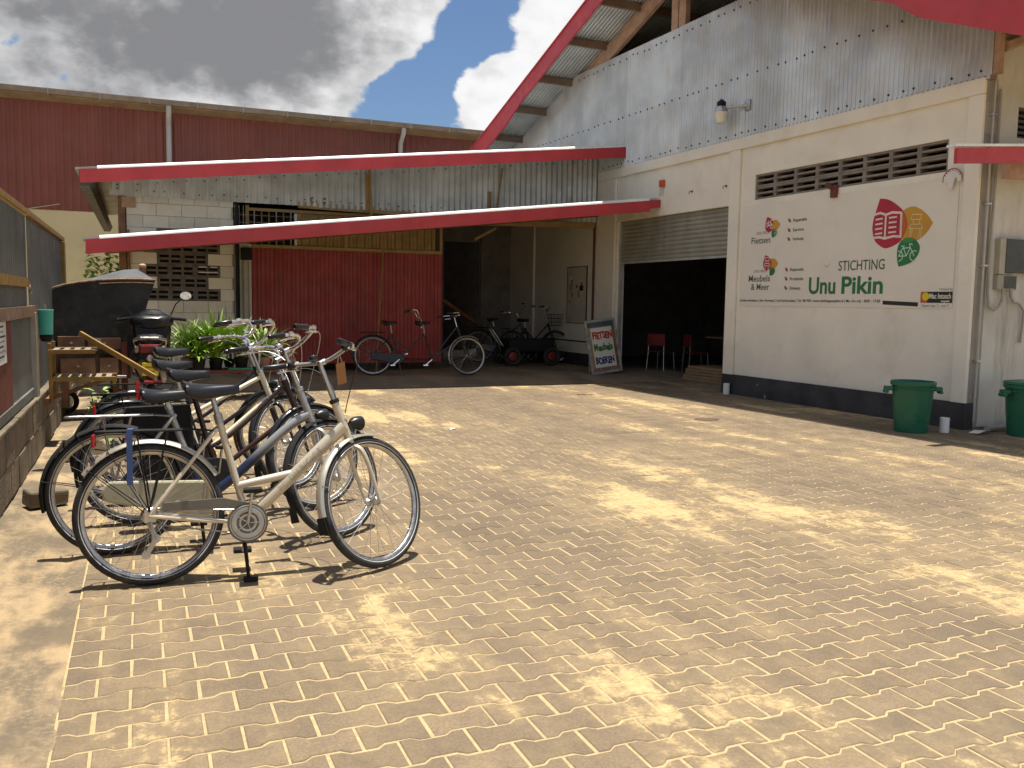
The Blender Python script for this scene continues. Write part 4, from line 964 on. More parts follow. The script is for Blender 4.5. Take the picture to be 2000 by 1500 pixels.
    # fork, stem, bar
    g = MB(); crown = hb-ax*.045; g.tube([tuple(hb-ax*.02), tuple(crown)], .022, 10)
    for s in (-1, 1):
        g.tube(bez(crown+Vector((0, s*.012, .012)), crown+Vector((.01, s*.075, .01)), fa+Vector((-.055, s*.055, .20)), fa+Vector((0, s*.055, 0)), 10), [.0155-.006*i/10 for i in range(11)], 9)
    FK = st(g, 'fork', fk, smooth=True)
    hdl = ht+ax*(stem_h-ht.z)/ax.z
    g = MB(); g.tube([tuple(ht), tuple(ht+ax*.02)], .026, 12); st(g, 'headset', BLKPL if style == 'trek' else STEEL, smooth=True)
    g = MB(); g.tube([tuple(ht), tuple(hdl-ax*.02), tuple(hdl), tuple(hdl+Vector((.035, 0, .015)))], [.0135, .0135, .016, .016], 10); st(g, 'stem', STEEL, smooth=True)
    c = hdl+Vector((.035, 0, .015))
    if bars == 'trek':
        half = [c, c+Vector((0, .06, .004)), c+Vector((-.01, .16, .02)), c+Vector((-.05, .235, .028)), c+Vector((-.155, .30, .02))]; gi = .62
    elif bars == 'upright':
        half = [c, c+Vector((.02, .05, .0)), c+Vector((.05, .11, .06)), c+Vector((.03, .20, .105)), c+Vector((-.06, .265, .11)), c+Vector((-.24, .285, .085))]; gi = .7
    else:
        half = [c, c+Vector((.015, .06, .01)), c+Vector((.02, .16, .05)), c+Vector((-.03, .25, .065)), c+Vector((-.19, .30, .05))]; gi = .65
    def mir(P): return [(p[0], -p[1], p[2]) for p in P]
    L = [tuple(half[0])]
    for i in range(len(half)-1):
        p0 = half[max(0, i-1)] if i else Vector((half[1].x, -half[1].y, half[1].z)); p1, p2 = half[i], half[i+1]; p3 = half[min(len(half)-1, i+2)]
        for k_ in range(1, 6):
            t = k_/5; L.append(tuple(.5*((2*p1)+(-p0+p2)*t+(2*p0-5*p1+4*p2-p3)*t*t+(-p0+3*p1-3*p2+p3)*t**3)))
    g = MB(); g.tube(list(reversed(mir(L)))+L[1:], .011, 8); HB = st(g, 'handlebar', CHROME if bars != 'trek' else SILVP, smooth=True)
    for s in (1, -1):
        ln = L if s > 0 else mir(L); e, d0 = Vector(ln[-1]), Vector(ln[-4])
        dr = (e-d0).normalized()
        g = MB(); g.tube([tuple(e-dr*.115), tuple(e-dr*.11), tuple(e-dr*.05), tuple(e-dr*.004), tuple(e+dr*.006)], [.014, .017, .0155, .017, .012], 10); st(g, 'grip', grip, HB, smooth=True)
        g = MB(); q = e-dr*.15; g.tube([tuple(q+Vector((.0, 0, .0))), tuple(q-dr*.03)], .017, 8)
        q2 = q+Vector((.03, 0, -.022)); g.tube([tuple(q), tuple(q2), tuple(q2+dr*.05), tuple(q2+dr*.12+Vector((.012, 0, -.006)))], [.009, .010, .006, .0045], 6); st(g, 'brake_lever', CHROME, HB, smooth=True)
        if not lowdetail:
            g = MB(); g.tube(bez(q2, q2+Vector((.11, -s*.02, .03)), c+Vector((.13, s*.05, -.08)), c+Vector((.075, s*.03, -.28)), 10), .0028, 4); st(g, 'brake_cable', BLKPL if bars == 'trek' else STEEL, HB)
    if bars == 'trek' and not lowdetail:
        for s in (1, -1):
            q = Vector(L[-1 if False else -7]); q.y *= s; g = MB(); g.lathe([(.021, -.022), (.023, -.01), (.023, .012), (.015, .02)], 12, Matrix.Translation(q) @ Matrix.Rotation(R(70), 4, 'X')); st(g, 'shifter', BLKPL, HB, smooth=True)
    if not lowdetail:
        q = c+Vector((-.01, .075, .03)); g = MB(); g.lathe([(.024, -.006), (.026, .004), (.02, .016), (.006, .022)], 14, Matrix.Translation(q)); st(g, 'bell', CHROME if bars != 'trek' else BLKPL, HB, smooth=True)
    # mudguards
    if fmud:
        g = MB(); fender(g, fa, 40 if style != 'trek' else 78, 205 if style != 'trek' else 190); MGd = st(g, 'mudguard', mud, smooth=True)
        g = MB(); t = R(205 if style != 'trek' else 190); e = Vector((fa.x+.366*math.cos(t), 0, fa.z+.366*math.sin(t))); g.prism([(-.027, 0), (.027, 0), (.034, -.085), (-.034, -.085)], -.002, .002, 'xy', Matrix.Translation(e) @ Matrix.Rotation(R(90), 4, 'Z') @ Matrix.Rotation(R(80), 4, 'X')); st(g, 'mud_flap', BLKMT, MGd)
        g = MB()
        for s in (-1, 1): g.tube([tuple(fa+Vector((0, s*.05, 0))), tuple(fa+Vector((.36*math.cos(R(165)), s*.024, .36*math.sin(R(165)))))], .0022, 4)
        st(g, 'mudguard_stay', STEEL, MGd)
    g = MB(); fender(g, ra, 30 if style == 'trek' else 12, 145 if style == 'trek' else 195); MG2 = g.build('mudguard', mud, T, smooth=True)
    g = MB()
    for s in (-1, 1): g.tube([(0, s*.06, WR), (.36*math.cos(R(140 if style == 'trek' else 168)), s*.024, WR+.36*math.sin(R(140 if style == 'trek' else 168)))], .0022, 4); g.tube([(0, s*.06, WR), (.36*math.cos(R(120)), s*.024, WR+.36*math.sin(R(120)))], .0022, 4)
    g.build('mudguard_stay', BLKMT, MG2)
    # rack
    if rack:
        g = MB(); z = .755
        g.tube([(.20, -.04, z-.0), (.14, -.062, z), (-.20, -.062, z), (-.235, -.045, z), (-.235, .045, z), (-.20, .062, z), (.14, .062, z), (.20, .04, z)], .005, 6)
        for x in (.08, -.06, -.18): g.tube([(x, -.062, z), (x, .062, z)], .004, 5)
        g.tube([(.14, 0, z), (-.22, 0, z)], .0045, 5)
        for s in (-1, 1): g.tube([(.0, s*.066, WR+.02), (-.05, s*.066, z)], .0045, 5); g.tube([(.0, s*.066, WR+.02), (.09, s*.066, z)], .0045, 5); g.tube([(.20, s*.04, z), (.30, s*.02, .745)], .004, 5)
        g.build('luggage_rack', rackmat, T, smooth=True)
        if refl: g = MB(); g.box(-.255, -.238, -.03, .03, z-.075, z-.012); g.build('rear_reflector', REDREF, T, bevel=.008)
    # crank, chainguard
    cr = R(82)
    for s in (-1, 1):
        a = cr+(0 if s < 0 else math.pi); e = bbp+Vector((.17*math.cos(a), s*.085, .17*math.sin(a)))
        g = MB(); g.bar(bbp+Vector((0, s*.075, 0)), e, .014, .024, (0, 1, 0)); CK = g.build('crank', STEEL, T, bevel=.004)
        g = MB(); g.box(e.x-.045, e.x+.045, min(s*.09, s*.175), max(s*.09, s*.175), e.z-.011, e.z+.011); g.build('pedal', BLKMT, CK, bevel=.005)
    if case == 'guard':
        g = MB(); g.lathe([(.02, -.002), (.098, -.002), (.098, .002), (.02, .002)], 36, Matrix.Translation((bbp.x, -.062, bbp.z)) @ Matrix.Rotation(math.pi/2, 4, 'X')); CR = g.build('chain_disc', SMOKE, T, smooth=True)
        g = MB(); g.ring((bbp.x, -.066, bbp.z), .066, .012, 'y', 40, 4, flat=.15); g.ring((bbp.x, -.067, bbp.z), .038, .006, 'y', 30, 4, flat=.3)
        for i in range(5): a = 2*math.pi*i/5; g.bar((bbp.x, -.068, bbp.z), (bbp.x+.06*math.cos(a), -.068, bbp.z+.06*math.sin(a)), .004, .012, (0, 1, 0))
        g.build('chainring', STEEL, CR)
        g = MB(); g.ring((bbp.x, -.0665, bbp.z), .085, .0035, 'y', 40, 4, flat=.5); g.build('guard_rim', STEEL, CR)
        g = MB(); g.prism([(.06, .405), (.34, .415), (.46, .385), (.46, .355), (.34, .36), (.06, .365)], -.064, -.058, 'xz'); g.build('chain_cover', SMOKE, T, bevel=.002)
        g = MB(); g.tube([(0, -.045, WR-.04), (.455, -.045, .285-.062)], .004, 4); g.tube([(0, -.045, WR+.035), (.455, -.045, .285+.062)], .004, 4); g.build('chain', STEEL, T)
        g = MB(); g.lathe([(.012, -.006), (.042, -.006), (.03, .01), (.012, .012)], 20, Matrix.Translation((0, -.045, WR)) @ Matrix.Rotation(math.pi/2, 4, 'X')); g.build('cassette', STEEL, T)
        g = MB(); g.bar((0, -.062, WR-.03), (.03, -.068, WR-.11), .012, .022); g.bar((.03, -.068, WR-.11), (-.015, -.066, WR-.185), .008, .026); g.lathe([(.022, -.004), (.022, .004)], 12, Matrix.Translation((.03, -.062, WR-.11)) @ Matrix.Rotation(math.pi/2, 4, 'X')); g.lathe([(.022, -.004), (.022, .004)], 12, Matrix.Translation((-.015, -.062, WR-.185)) @ Matrix.Rotation(math.pi/2, 4, 'X')); g.build('derailleur', STEEL, T, bevel=.003)
    elif case:
        cm = case
        top = [(0+.062*math.cos(R(t)), WR+.0+.062*math.sin(R(t))) for t in range(240, 90, -20)]; nose = [(bbp.x+.10*math.cos(R(t)), bbp.z+.10*math.sin(R(t))) for t in range(80, -110, -15)]
        g = MB(); g.prism(top+nose, -.078, -.042, 'xz'); g.build('chaincase', cm, T, bevel=.012)
    # light, stand
    if light:
        q = hb+Vector((.062, 0, .10)) if style == 'trek' else hb+Vector((.075, 0, .06)); g = MB(); mm = Matrix.Translation(q) @ Matrix.Rotation(R(90), 4, 'Y')
        g.lathe([(.012, -.05), (.030, -.03), (.038, .0), (.040, .022)], 16, mm); LT = st(g, 'head_lamp', BLKPL, smooth=True)
        g = MB(); g.lathe([(.036, .0225), (.02, .028)], 16, mm); st(g, 'lens', GLASSW, LT, smooth=True)
        g = MB(); g.tube([tuple(hb-ax*.03), tuple(q)], .006, 5); st(g, 'lamp_bracket', STEEL, LT)
    if kick:
        g = MB(); z0 = -.345*0; lo = math.tan(lean)
        g.tube([(.43, -.01, .26), (.445, -.045, .12), (.455, -.06, .008)], [.012, .010, .009], 7); g.box(.43, .50, -.085, -.035, -.006, .014); g.build('kickstand', BLKMT, T)
    if tagcard:
        q = Vector(L[8]); q.y *= -1; g = MB(); g.box(q.x-.0015, q.x+.0015, q.y-.032, q.y+.032, q.z-.16, q.z-.05); TG = st(g, 'price_tag', TAGC)
        g = MB(); g.tube([(q.x, q.y+.02, q.z-.05), (q.x+.01, q.y+.01, q.z+.012), (q.x, q.y-.015, q.z-.05)], .003, 4); st(g, 'tag_string', CASE, TG)
    return T, S, F
P90 = 0.
bA, SA, FA = bicycle('champagne trekking bicycle with thick slanting tube and triple chainring disc', (.02, 4.51, 0), R(-4.5), R(5.5), R(36), 'trek', CHAMP, sad=.985, stem_h=1.075, mud=M('champagne_mudguard', (.50, .46, .38), .3, .6), tagcard=True, refl=True)
# lettering on the thick tube of the champagne bicycle
hbv, axv = Vector((.975, 0, .665)), (Vector((.9, 0, .87))-Vector((.975, 0, .665))).normalized(); p1 = hbv+axv*.09; p0 = Vector((.485, 0, .315)); dd = (p1-p0).normalized()
mm = Matrix(((dd.x, -dd.z, 0, 0), (0, 0, -1, -.0335), (dd.z, dd.x, 0, 0), (0, 0, 0, 1))); tp = p0+dd*.175+Vector((0, 0, 0)); mm[0][3], mm[2][3] = tp.x+dd.z*.013, tp.z-dd.x*.013
text_mesh('PC DIEBICICT', .046, 'tube_lettering', M('tube_ink', (.30, .27, .21), .5), FA, mm, .92, -.0012, .0015, 1.15)
g = MB(); g.box(-.095, -.068, -.068, .068, .747, .766); g.box(-.095, -.068, -.072, -.064, .50, .765); g.build('rack_strap', BLUEST, bA)
bicycle('dark blue step-through bicycle with silver stem and beige chain case', (-.15, 5.13, 0), R(-1.5), R(5), R(34), 'step', FADE, SILVP, sad=.90, bars='city', case=CASE, stem_h=1.10, mud=BLKMT, rackmat=STEEL, tagcard=False, light=True, wb=1.19, slack=.045)
bicycle('dark brown sloping-tube bicycle with black saddle and mud-caked wheels', (-.02, 5.78, 0), R(4), R(6), R(20), 'oma', BROWNP, sad=.955, bars='upright', case=BLKP, stem_h=1.0, mud=BLKP, rimm=RIMD, hubm=HUBD, tagcard=True, refl=True)
bicycle('cream framed bicycle with swept chrome handlebar and black mudguards', (-.08, 6.35, 0), R(9), R(5), R(28), 'twin', CREAMP, BLKP, sad=.975, bars='upright', case=BLKP, stem_h=1.06, mud=BLKP, hubm=HUBD, light=True)
bicycle('black roadster bicycle with raised saddle and red-trimmed rack', (-.06, 7.02, 0), R(5), R(6), R(-8), 'oma', BLKP, sad=1.03, bars='upright', case=BLKP, stem_h=1.10, mud=BLKP, hubm=HUBD, rimm=RIMD)
BE_ = [o for o in COL.objects if o.get('label', '').startswith('black roadster')][0]
g = MB(); g.box(.02, .05, -.07, .07, .752, .768); g.box(.02, .05, -.074, -.066, .60, .766); g.build('red_strap', REDREF, BE_)
g = MB(); g.tube([(.20, -.045, .765), (.08, -.05, .768)], .008, 6); g.build('red_clip', REDREF, BE_)
# bag belonging to the row
BAG = thing('pannier_bag', 'black cloth pannier bag hanging from the rack of the brown bicycle', 'bag', (.10, 5.62, .40))
b = MB(); b.v = []
b.prism([(-.20, .35), (.17, .36), (.19, .08), (.12, .02), (-.12, .03), (-.22, .09)], -.05, .05, 'xz'); b.build('body', BLKMT, BAG, bevel=.03)
b = MB(); b.prism([(-.19, .352), (.165, .362), (.17, .20), (-.2, .19)], -.057, -.051, 'xz'); b.build('flap', BLKMT, BAG, bevel=.002)
b = MB(); b.lathe([(.014, 0), (.014, .008)], 10, Matrix.Translation((.10, -.057, .20)) @ Matrix.Rotation(math.pi/2, 4, 'X')); b.build('buckle', STEEL, BAG)
# tandem in the shade
TD = thing('tandem_bicycle', 'black tandem bicycle with two saddles in front of the red gate', 'tandem', (3.70, 14.86, .105), (R(-4), 0, R(-11)))
wbT = 1.66; ra, fa = (0, 0, WR), (wbT, 0, WR)
wheel(TD, Matrix.Translation(ra), hub=HUBD); STm = Matrix.Translation((wbT-.1, 0, .66)) @ Matrix.Rotation(R(12), 4, Vector((-.34, 0, .94))) @ Matrix.Translation((-(wbT-.1), 0, -.66)); wheel(TD, STm @ Matrix.Translation(fa))
f = MB(); b1, b2 = (.45, 0, .28), (1.02, 0, .28); s1, s2 = (.33, 0, .74), (.90, 0, .74); h1, h2 = (wbT-.12, 0, .66), (wbT-.19, 0, .86)
for p, q, r_ in ((b1, s1, .016), (b2, s2, .016), (h1, h2, .02), (b1, s2, .014), (b1, b2, .018), (b2, h1, .018), (b2, h2, .015), ((.36, 0, .62), (.62, 0, .45), .013)): f.tube([p, q], r_, 9)
for s in (-1, 1): f.tube([(0, s*.06, WR), (.33, s*.015, .72)], .009, 7); f.tube([(0, s*.06, WR), (.45, s*.04, .28)], .01, 7)
f.build('frame', BLKP, TD, smooth=True)
g = MB()
for s in (-1, 1): g.tube(bez((wbT-.105, s*.03, .61), (wbT-.09, s*.06, .56), (wbT-.05, s*.055, .5), (wbT, s*.055, WR), 8), .012, 8)
g.xform(STm); g.build('fork', BLKP, TD, smooth=True)
for (sx, nm) in ((.33, 0), (.90, 1)):
    g = MB(); g.tube([(sx, 0, .70), (sx-.035, 0, .91)], .013, 8); g.build('seat_post', STEEL, TD, smooth=True); saddle_mesh(sx-.18, .955, parent=TD)
g = MB(); g.tube([(.84, 0, .83), (.86, 0, .93), (.80, 0, 1.02)], .012, 8); 
for s in (-1, 1): g.tube([(.84, s*.02, .86), (.80, s*.16, 1.02), (.74, s*.21, 1.13), (.68, s*.22, 1.14), (.56, s*.23, 1.12)], .011, 8)
g.build('handlebar', CHROME, TD, smooth=True)
for s in (-1, 1): g = MB(); g.tube([(.66, s*.22, 1.138), (.55, s*.23, 1.118)], .017, 8); g.build('grip', BLKPL, TD, smooth=True)
g = MB(); g.tube([h2, (wbT-.235, 0, 1.02)], .013, 8)
for s in (-1, 1): g.tube([(wbT-.235, 0, 1.02), (wbT-.19, s*.10, 1.06), (wbT-.24, s*.24, 1.08), (wbT-.44, s*.27, 1.06)], .011, 8)
g.xform(STm); g.build('handlebar', CHROME, TD, smooth=True)
for s in (-1, 1): g = MB(); g.tube([(wbT-.35, s*.262, 1.07), (wbT-.46, s*.272, 1.06)], .017, 8); g.xform(STm); g.build('grip', BLKPL, TD, smooth=True); g = MB(); g.tube([(wbT-.24, s*.24, 1.06), (wbT-.22, s*.25, 1.03), (wbT-.32, s*.265, 1.02)], .006, 6); g.xform(STm); g.build('brake_lever', CHROME, TD)
g = MB(); fender(g, fa, 55, 205); g.xform(STm); g.build('mudguard', STEEL, TD, smooth=True); g = MB(); fender(g, ra, 15, 190); g.build('mudguard', BLKP, TD, smooth=True)
g = MB(); g.tube([(.2, -.05, .75), (-.2, -.06, .75), (-.22, .06, .75), (.2, .05, .75)], .006, 6); g.build('luggage_rack', BLKMT, TD)
g = MB(); g.prism([(-.05, .40), (.5, .38), (.55, .28), (.45, .19), (-.04, .29)], -.07, -.04, 'xz'); g.build('chaincase', BLKP, TD, bevel=.01)
for cx in (.45, 1.02):
    for s in (-1, 1): g = MB(); e = (cx+.12*s, s*.09, .28+.10*s); g.bar((cx, s*.08, .28), e, .014, .022, (0, 1, 0)); g.box(e[0]-.04, e[0]+.04, min(s*.09, s*.17), max(s*.09, s*.17), e[2]-.01, e[2]+.01); g.build('crank', CHROME, TD)
g = MB(); g.tube([(.46, .1, .25), (.50, .17, .01)], .009, 6); g.build('kickstand', STEEL, TD)
# dim bicycles inside the wing
kw = dict(lowdetail=True, group=None, light=False, kick=False, rack=True)
bicycle('dusty upright bicycle standing deep in the shade left of the inner wall', (6.75, 17.75, .104), R(-20), R(4), R(60), 'oma', BLKP, bars='upright', case=BLKP, **kw)
bicycle('black bicycle with wire front basket leaning near the inner wall', (7.25, 17.0, .104), R(8), R(4), R(-14), 'oma', BLKMT, bars='upright', case=BLKP, stem_h=1.12, **kw)
BK = thing('wire_basket', 'black wire basket on the handlebar of the bicycle by the inner wall', 'basket', (8.27, 17.14, .92))
g = MB()
for z in (0, .08, .16, .24): w_ = .11+.03*z/.24; g.tube([(-w_, -w_, z), (w_, -w_, z), (w_, w_, z), (-w_, w_, z)], .005, 5, closed=True)
for i in range(5):
    t = -1+i*.5
    for (x_, y_) in ((t, -1), (t, 1), (-1, t), (1, t)): g.tube([(x_*.11, y_*.11, 0), (x_*.14, y_*.14, .24)], .004, 4)
g.build('cage', BLKMT, BK)
TR = thing('cargo_trailer', 'dark two-wheeled handcart with red hubs in the shade', 'handcart', (7.4, 16.75, .104), (0, 0, R(-4)))
g = MB(); g.box(-.45, .55, -.3, .3, .30, .34); g.box(-.45, .55, -.3, -.27, .34, .55); g.box(-.45, .55, .27, .3, .34, .55); g.box(-.45, -.42, -.27, .27, .34, .55); g.box(.52, .55, -.27, .27, .34, .55); g.build('box', BLKMT, TR, bevel=.008)
for x_ in (-.38, .48):
    g = MB(); g.ring((x_, -.36, .20), .15, .045, 'y', 30, 8); WH = g.build('wheel', RUBBER, TR, smooth=True)
    g = MB(); g.lathe([(.11, -.02), (.09, .02), (.03, .03)], 20, Matrix.Translation((x_, -.37, .20)) @ Matrix.Rotation(math.pi/2, 4, 'X')); g.build('red_hub', REDC, WH, smooth=True)
    g = MB(); g.ring((x_, .36, .20), .15, .045, 'y', 30, 8); g.build('wheel', RUBBER, TR, smooth=True); g = MB(); g.tube([(x_, -.34, .2), (x_, .34, .2)], .012, 6); g.box(x_-.02, x_+.02, -.28, .28, .2, .31); g.build('axle', BLKMT, TR)
g = MB(); g.tube([(-.5, -.1, .4), (-.75, -.1, .75), (-.8, 0, .85), (-.75, .1, .75), (-.5, .1, .4)], .014, 6); g.build('pull_bar', STEEL, TR, smooth=True)

# ------------------------------------------------------------------ scooter, seen from behind (local: y forward)
SC = thing('motor_scooter', 'black motor scooter seen from behind with yellow number plate and chrome mirror', 'scooter', (.09, 9.95, .0), (0, 0, R(-2)))
SC.scale = (1.02, 1.0, 1.12)
def loft(secs, n=16):
    mb = MB()
    for (y, cx, cz, rx, rz, p) in secs:
        for j in range(n):
            q = 2*math.pi*j/n; c_, s_ = math.cos(q), math.sin(q)
            mb.v.append((cx+rx*math.copysign(abs(c_)**p, c_), y, cz+rz*math.copysign(abs(s_)**p, s_)))
    for i in range(len(secs)-1):
        for j in range(n): mb.f.append((i*n+j, i*n+(j+1) % n, (i+1)*n+(j+1) % n, (i+1)*n+j))
    mb.f.append(tuple(range(n))); mb.f.append(tuple(range((len(secs)-1)*n, len(secs)*n))); return mb
for y_, r_ in ((.0, .045), (1.22, .042)):
    g = MB(); g.ring((0, y_, .24), .19, r_, 'x', 36, 10); WQ = g.build('wheel', RUBBER, SC, smooth=True); g = MB(); g.lathe([(.15, -.03), (.15, .03), (.05, .045)], 20, Matrix.Translation((0, y_, .24)) @ Matrix.Rotation(math.pi/2, 4, 'Y')); g.build('rim', BLKMT, WQ, smooth=True)
loft([(-.16, 0, .72, .10, .06, .8), (-.10, 0, .72, .155, .12, .75), (.1, 0, .66, .185, .17, .75), (.45, 0, .58, .18, .16, .75), (.62, 0, .48, .16, .12, .8)]).build('body', BLKP, SC, smooth=True)
loft([(-.12, 0, .86, .11, .03, .8), (-.05, 0, .865, .14, .045, .8), (.3, 0, .84, .14, .05, .8), (.62, 0, .80, .10, .04, .8)]).build('seat', SADDLE, SC, smooth=True)
g = MB(); g.tube([(-.14, .05, .80), (-.15, -.12, .855), (-.08, -.20, .875), (.08, -.20, .875), (.15, -.12, .855), (.14, .05, .80)], .014, 8); g.build('grab_rail', STEEL, SC, smooth=True)
g = MB(); g.box(-.10, .10, -.19, -.13, .735, .815); g.build('tail_light', M('tail_light_red', (.16, .02, .02), .25), SC, bevel=.02)
for s in (-1, 1): g = MB(); g.box(min(s*.105, s*.145), max(s*.105, s*.145), -.175, -.13, .74, .80); g.build('indicator', M('indicator_amber', (.32, .2, .14), .3), SC, bevel=.01)
loft([(-.22, 0, .58, .055, .10, .8), (-.12, 0, .55, .07, .13, .8), (.02, 0, .5, .07, .1, .8)]).build('rear_mudguard', BLKP, SC, smooth=True)
g = MB(); g.lathe([(.035, -.01), (.03, .012)], 14, Matrix.Translation((0, -.235, .69)) @ Matrix.Rotation(math.pi/2, 4, 'X')); g.build('plate_lamp', CHROME, SC, smooth=True)
g = MB(); g.box(-.075, .075, -.246, -.238, .53, .65); PLT = g.build('number_plate', YELLOW, SC, bevel=.003)
for z_ in (.60, .56): g = MB(); g.box(-.045, .045, -.2475, -.2462, z_, z_+.018); g.build('plate_mark', M('plate_mark_dark', (.30, .22, .02), .5), PLT)
loft([(.86, 0, .60, .17, .26, .7), (.93, 0, .78, .19, .22, .7), (1.0, 0, .80, .17, .2, .7)]).build('leg_shield', BLKP, SC, smooth=True)
loft([(.76, 0, .99, .12, .05, .8), (.80, 0, 1.0, .19, .07, .75), (.92, 0, 1.01, .23, .085, .75), (1.02, 0, 1.0, .12, .07, .8)]).build('handlebar_cowl', BLKPL, SC, smooth=True)
loft([(.80, 0, .93, .17, .15, .7), (.88, 0, .92, .20, .2, .7), (.97, 0, .88, .16, .2, .7)]).build('dashboard', BLKPL, SC, smooth=True)
loft([(.86, 0, 1.06, .09, .05, .8), (.95, 0, 1.075, .12, .055, .8), (1.03, 0, 1.05, .09, .05, .8)]).build('visor', BLKP, SC, smooth=True)
g = MB(); g.box(-.15, .15, .2, .95, .26, .31); g.build('floorboard', BLKMT, SC, bevel=.01)
for s in (-1, 1):
    g = MB(); g.tube([(s*.18, .88, 1.04), (s*.36, .84, 1.02)], .016, 8); g.build('grip', BLKPL, SC, smooth=True)
    g = MB(); g.tube([(s*.20, .88, 1.07), (s*.25, .87, 1.18), (s*.32, .86, 1.24)] if s > 0 else [(s*.20, .88, 1.07), (s*.28, .87, 1.14)], .007, 6); MR = g.build('mirror_arm', BLKPL, SC)
    if s < 0: continue
    c_ = (s*.36, .85, 1.27)
    g = MB(); g.lathe([(.066, -.0), (.07, .01), (.045, .03)], 18, Matrix.Translation(c_) @ Matrix.Rotation(math.pi/2, 4, 'X') @ Matrix.Rotation(math.pi, 4, 'X') @ Matrix.Diagonal((1, .68, 1, 1))); g.build('mirror_shell', BLKPL, MR, smooth=True)
    g = MB(); g.lathe([(.060, 0), (.060, .003)], 18, Matrix.Translation((c_[0], c_[1]-.004, c_[2])) @ Matrix.Rotation(math.pi/2, 4, 'X') @ Matrix.Diagonal((1, .66, 1, 1))); g.build('mirror_glass', CHROME, MR)
g = MB(); g.tube([(.13, .05, .30), (.14, -.25, .36)], [.035, .05], 12); g.build('exhaust', STEEL, SC, smooth=True)
g = MB(); g.tube([(-.05, .3, .25), (-.2, .35, .01)], .012, 6); g.build('side_stand', BLKMT, SC)

# ------------------------------------------------------------------ vendor's cart with a black hood
CT = thing('vendor_cart', 'old wooden cart with curved black hood and open brown drawers by the fence', 'cart', (-.42, 11.0, 0), (0, 0, R(5)))
CT.scale = (1.05, 1.05, 1.0)
# hood: side panel with curved top, going back and rounded over to the far side
rim = [(-.52, 1.36), (-.50, 1.43), (-.44, 1.49), (-.34, 1.525), (-.2, 1.555), (-.0, 1.585), (.2, 1.60), (.4, 1.605), (.565, 1.60)]
side = rim+[(.55, 1.54), (.47, 1.30), (.38, 1.05), (.31, .80), (.26, .70), (-.25, .80), (-.50, .92)]
g = MB(); g.prism(side, .02, .05, 'xz'); HD = g.build('hood_side', TARP, CT)
g = MB(); g.tube([(x, .0, z) for x, z in rim], .014, 7); g.build('worn_rim', RUST, HD, smooth=True)
g = MB(); g.tube([(x*.97, -.012, z-.04) for x, z in rim[5:]], .007, 6); g.build('inner_rim', RUST, HD, smooth=True)
g = MB(); n = len(rim)
back = [(-.42, 1.42), (-.38, 1.47), (-.30, 1.53), (-.20, 1.57), (-.08, 1.61), (.06, 1.655), (.18, 1.695), (.30, 1.73), (.44, 1.745)]
for (x, z) in rim: g.v.append((x, .04, z))
for (x, z) in back: g.v.append((x, .75, z))
for (x, z) in back: g.v.append((x+.02, 1.15, z-.25))
for k_ in range(2):
    for i in range(n-1): g.f.append((k_*n+i, k_*n+i+1, (k_+1)*n+i+1, (k_+1)*n+i))
g.build('hood_top', TARPT, CT, smooth=True)
g = MB(); g.bar((.50, .10, 1.5), (.28, .1, .62), .05, .10, (0, 1, 0)); g.build('hood_edge_board', M('cart_edge', (.07, .055, .045), .7), CT)
g = MB(); g.tube([(.48, .7, 1.4), (.50, .7, 1.76)], .035, 10); g.build('corner_post', RUST, CT); g = MB(); g.lathe([(.04, 0), (.042, .03), (.02, .05)], 12, Matrix.Translation((.50, .7, 1.76))); g.build('post_cap', M('terracotta', (.45, .24, .17), .7), CT, smooth=True)
g = MB(); g.box(-.45, .30, .10, .8, .45, .78); g.build('cart_body', WOODB, CT, bevel=.01)
for (x0, x1, z0, z1) in ((-.42, -.16, .80, .95), (-.13, .20, .80, .93), (-.02, .17, .52, .70), (-.4, -.06, .52, .70)):
    g = MB(); g.box(x0, x1, .0, .35, z0, z1); DW = g.build('drawer', WOODB, CT, bevel=.006); g = MB(); g.lathe([(.014, 0), (.012, .02)], 10, Matrix.Translation(((x0+x1)/2, 0, (z0+z1)/2)) @ Matrix.Rotation(math.pi/2, 4, 'X')); g.build('knob', STEEL, DW)
g = MB(); g.box(-.08, .0, -.004, .0, .87, .93); g.build('paper_label', CASE, CT)
g = MB(); g.box(.20, .26, -.02, .1, .05, .88); g.build('front_stile', M('red_brown_wood', (.16, .05, .03), .6), CT, bevel=.005)
g = MB(); g.box(-.12, .24, -.10, .02, .475, .50); g.build('grey_tray', PIPEW, CT)
for x in (-.36, .15): g = MB(); g.ring((x, .55, .15), .12, .028, 'y', 28, 8); g.build('wheel', RUBBER, CT, smooth=True); g = MB(); g.box(x-.03, x+.03, .12, .7, .13, .46); g.build('axle_block', WOODB, CT)
# ochre slatted bench in front of the cart
SB = thing('slatted_bench', 'ochre slatted wooden rack with two shelves between fence and cart', 'rack', (-.52, 9.3, 0))
g = MB(); g.bar((-.30, .05, .42), (.2, .05, .60), .03, .04); g.build('bracket', WOODB, SB)
g = MB(); g.box(-.33, -.27, -.15, .28, .38, .44); g.build('wall_cleat', WOODB, SB)
for (x, y) in ((-.28, -.15), (.26, -.15), (-.28, .25), (.26, .25)): g = MB(); g.box(x, x+.03, y, y+.03, .40 if x < 0 else .55, .96 if x < 0 else .62); g.build('upright', OCHRE, SB, bevel=.003)
for z, d in ((.60, .26), (.86, -.02)):
    for y0 in (-.16, .25): g = MB(); g.box(-.28, .295 if z < .7 else .12, y0, y0+.03, z, z+.04); g.build('shelf_rail', OCHRE, SB, bevel=.003)
    for i in range(6 if z < .7 else 4): x = -.25+.09*i; g = MB(); g.box(x, x+.05, -.13, .25, z+.02, z+.036); g.build('slat', M('grey_slat', (.24, .21, .17), .7), SB)
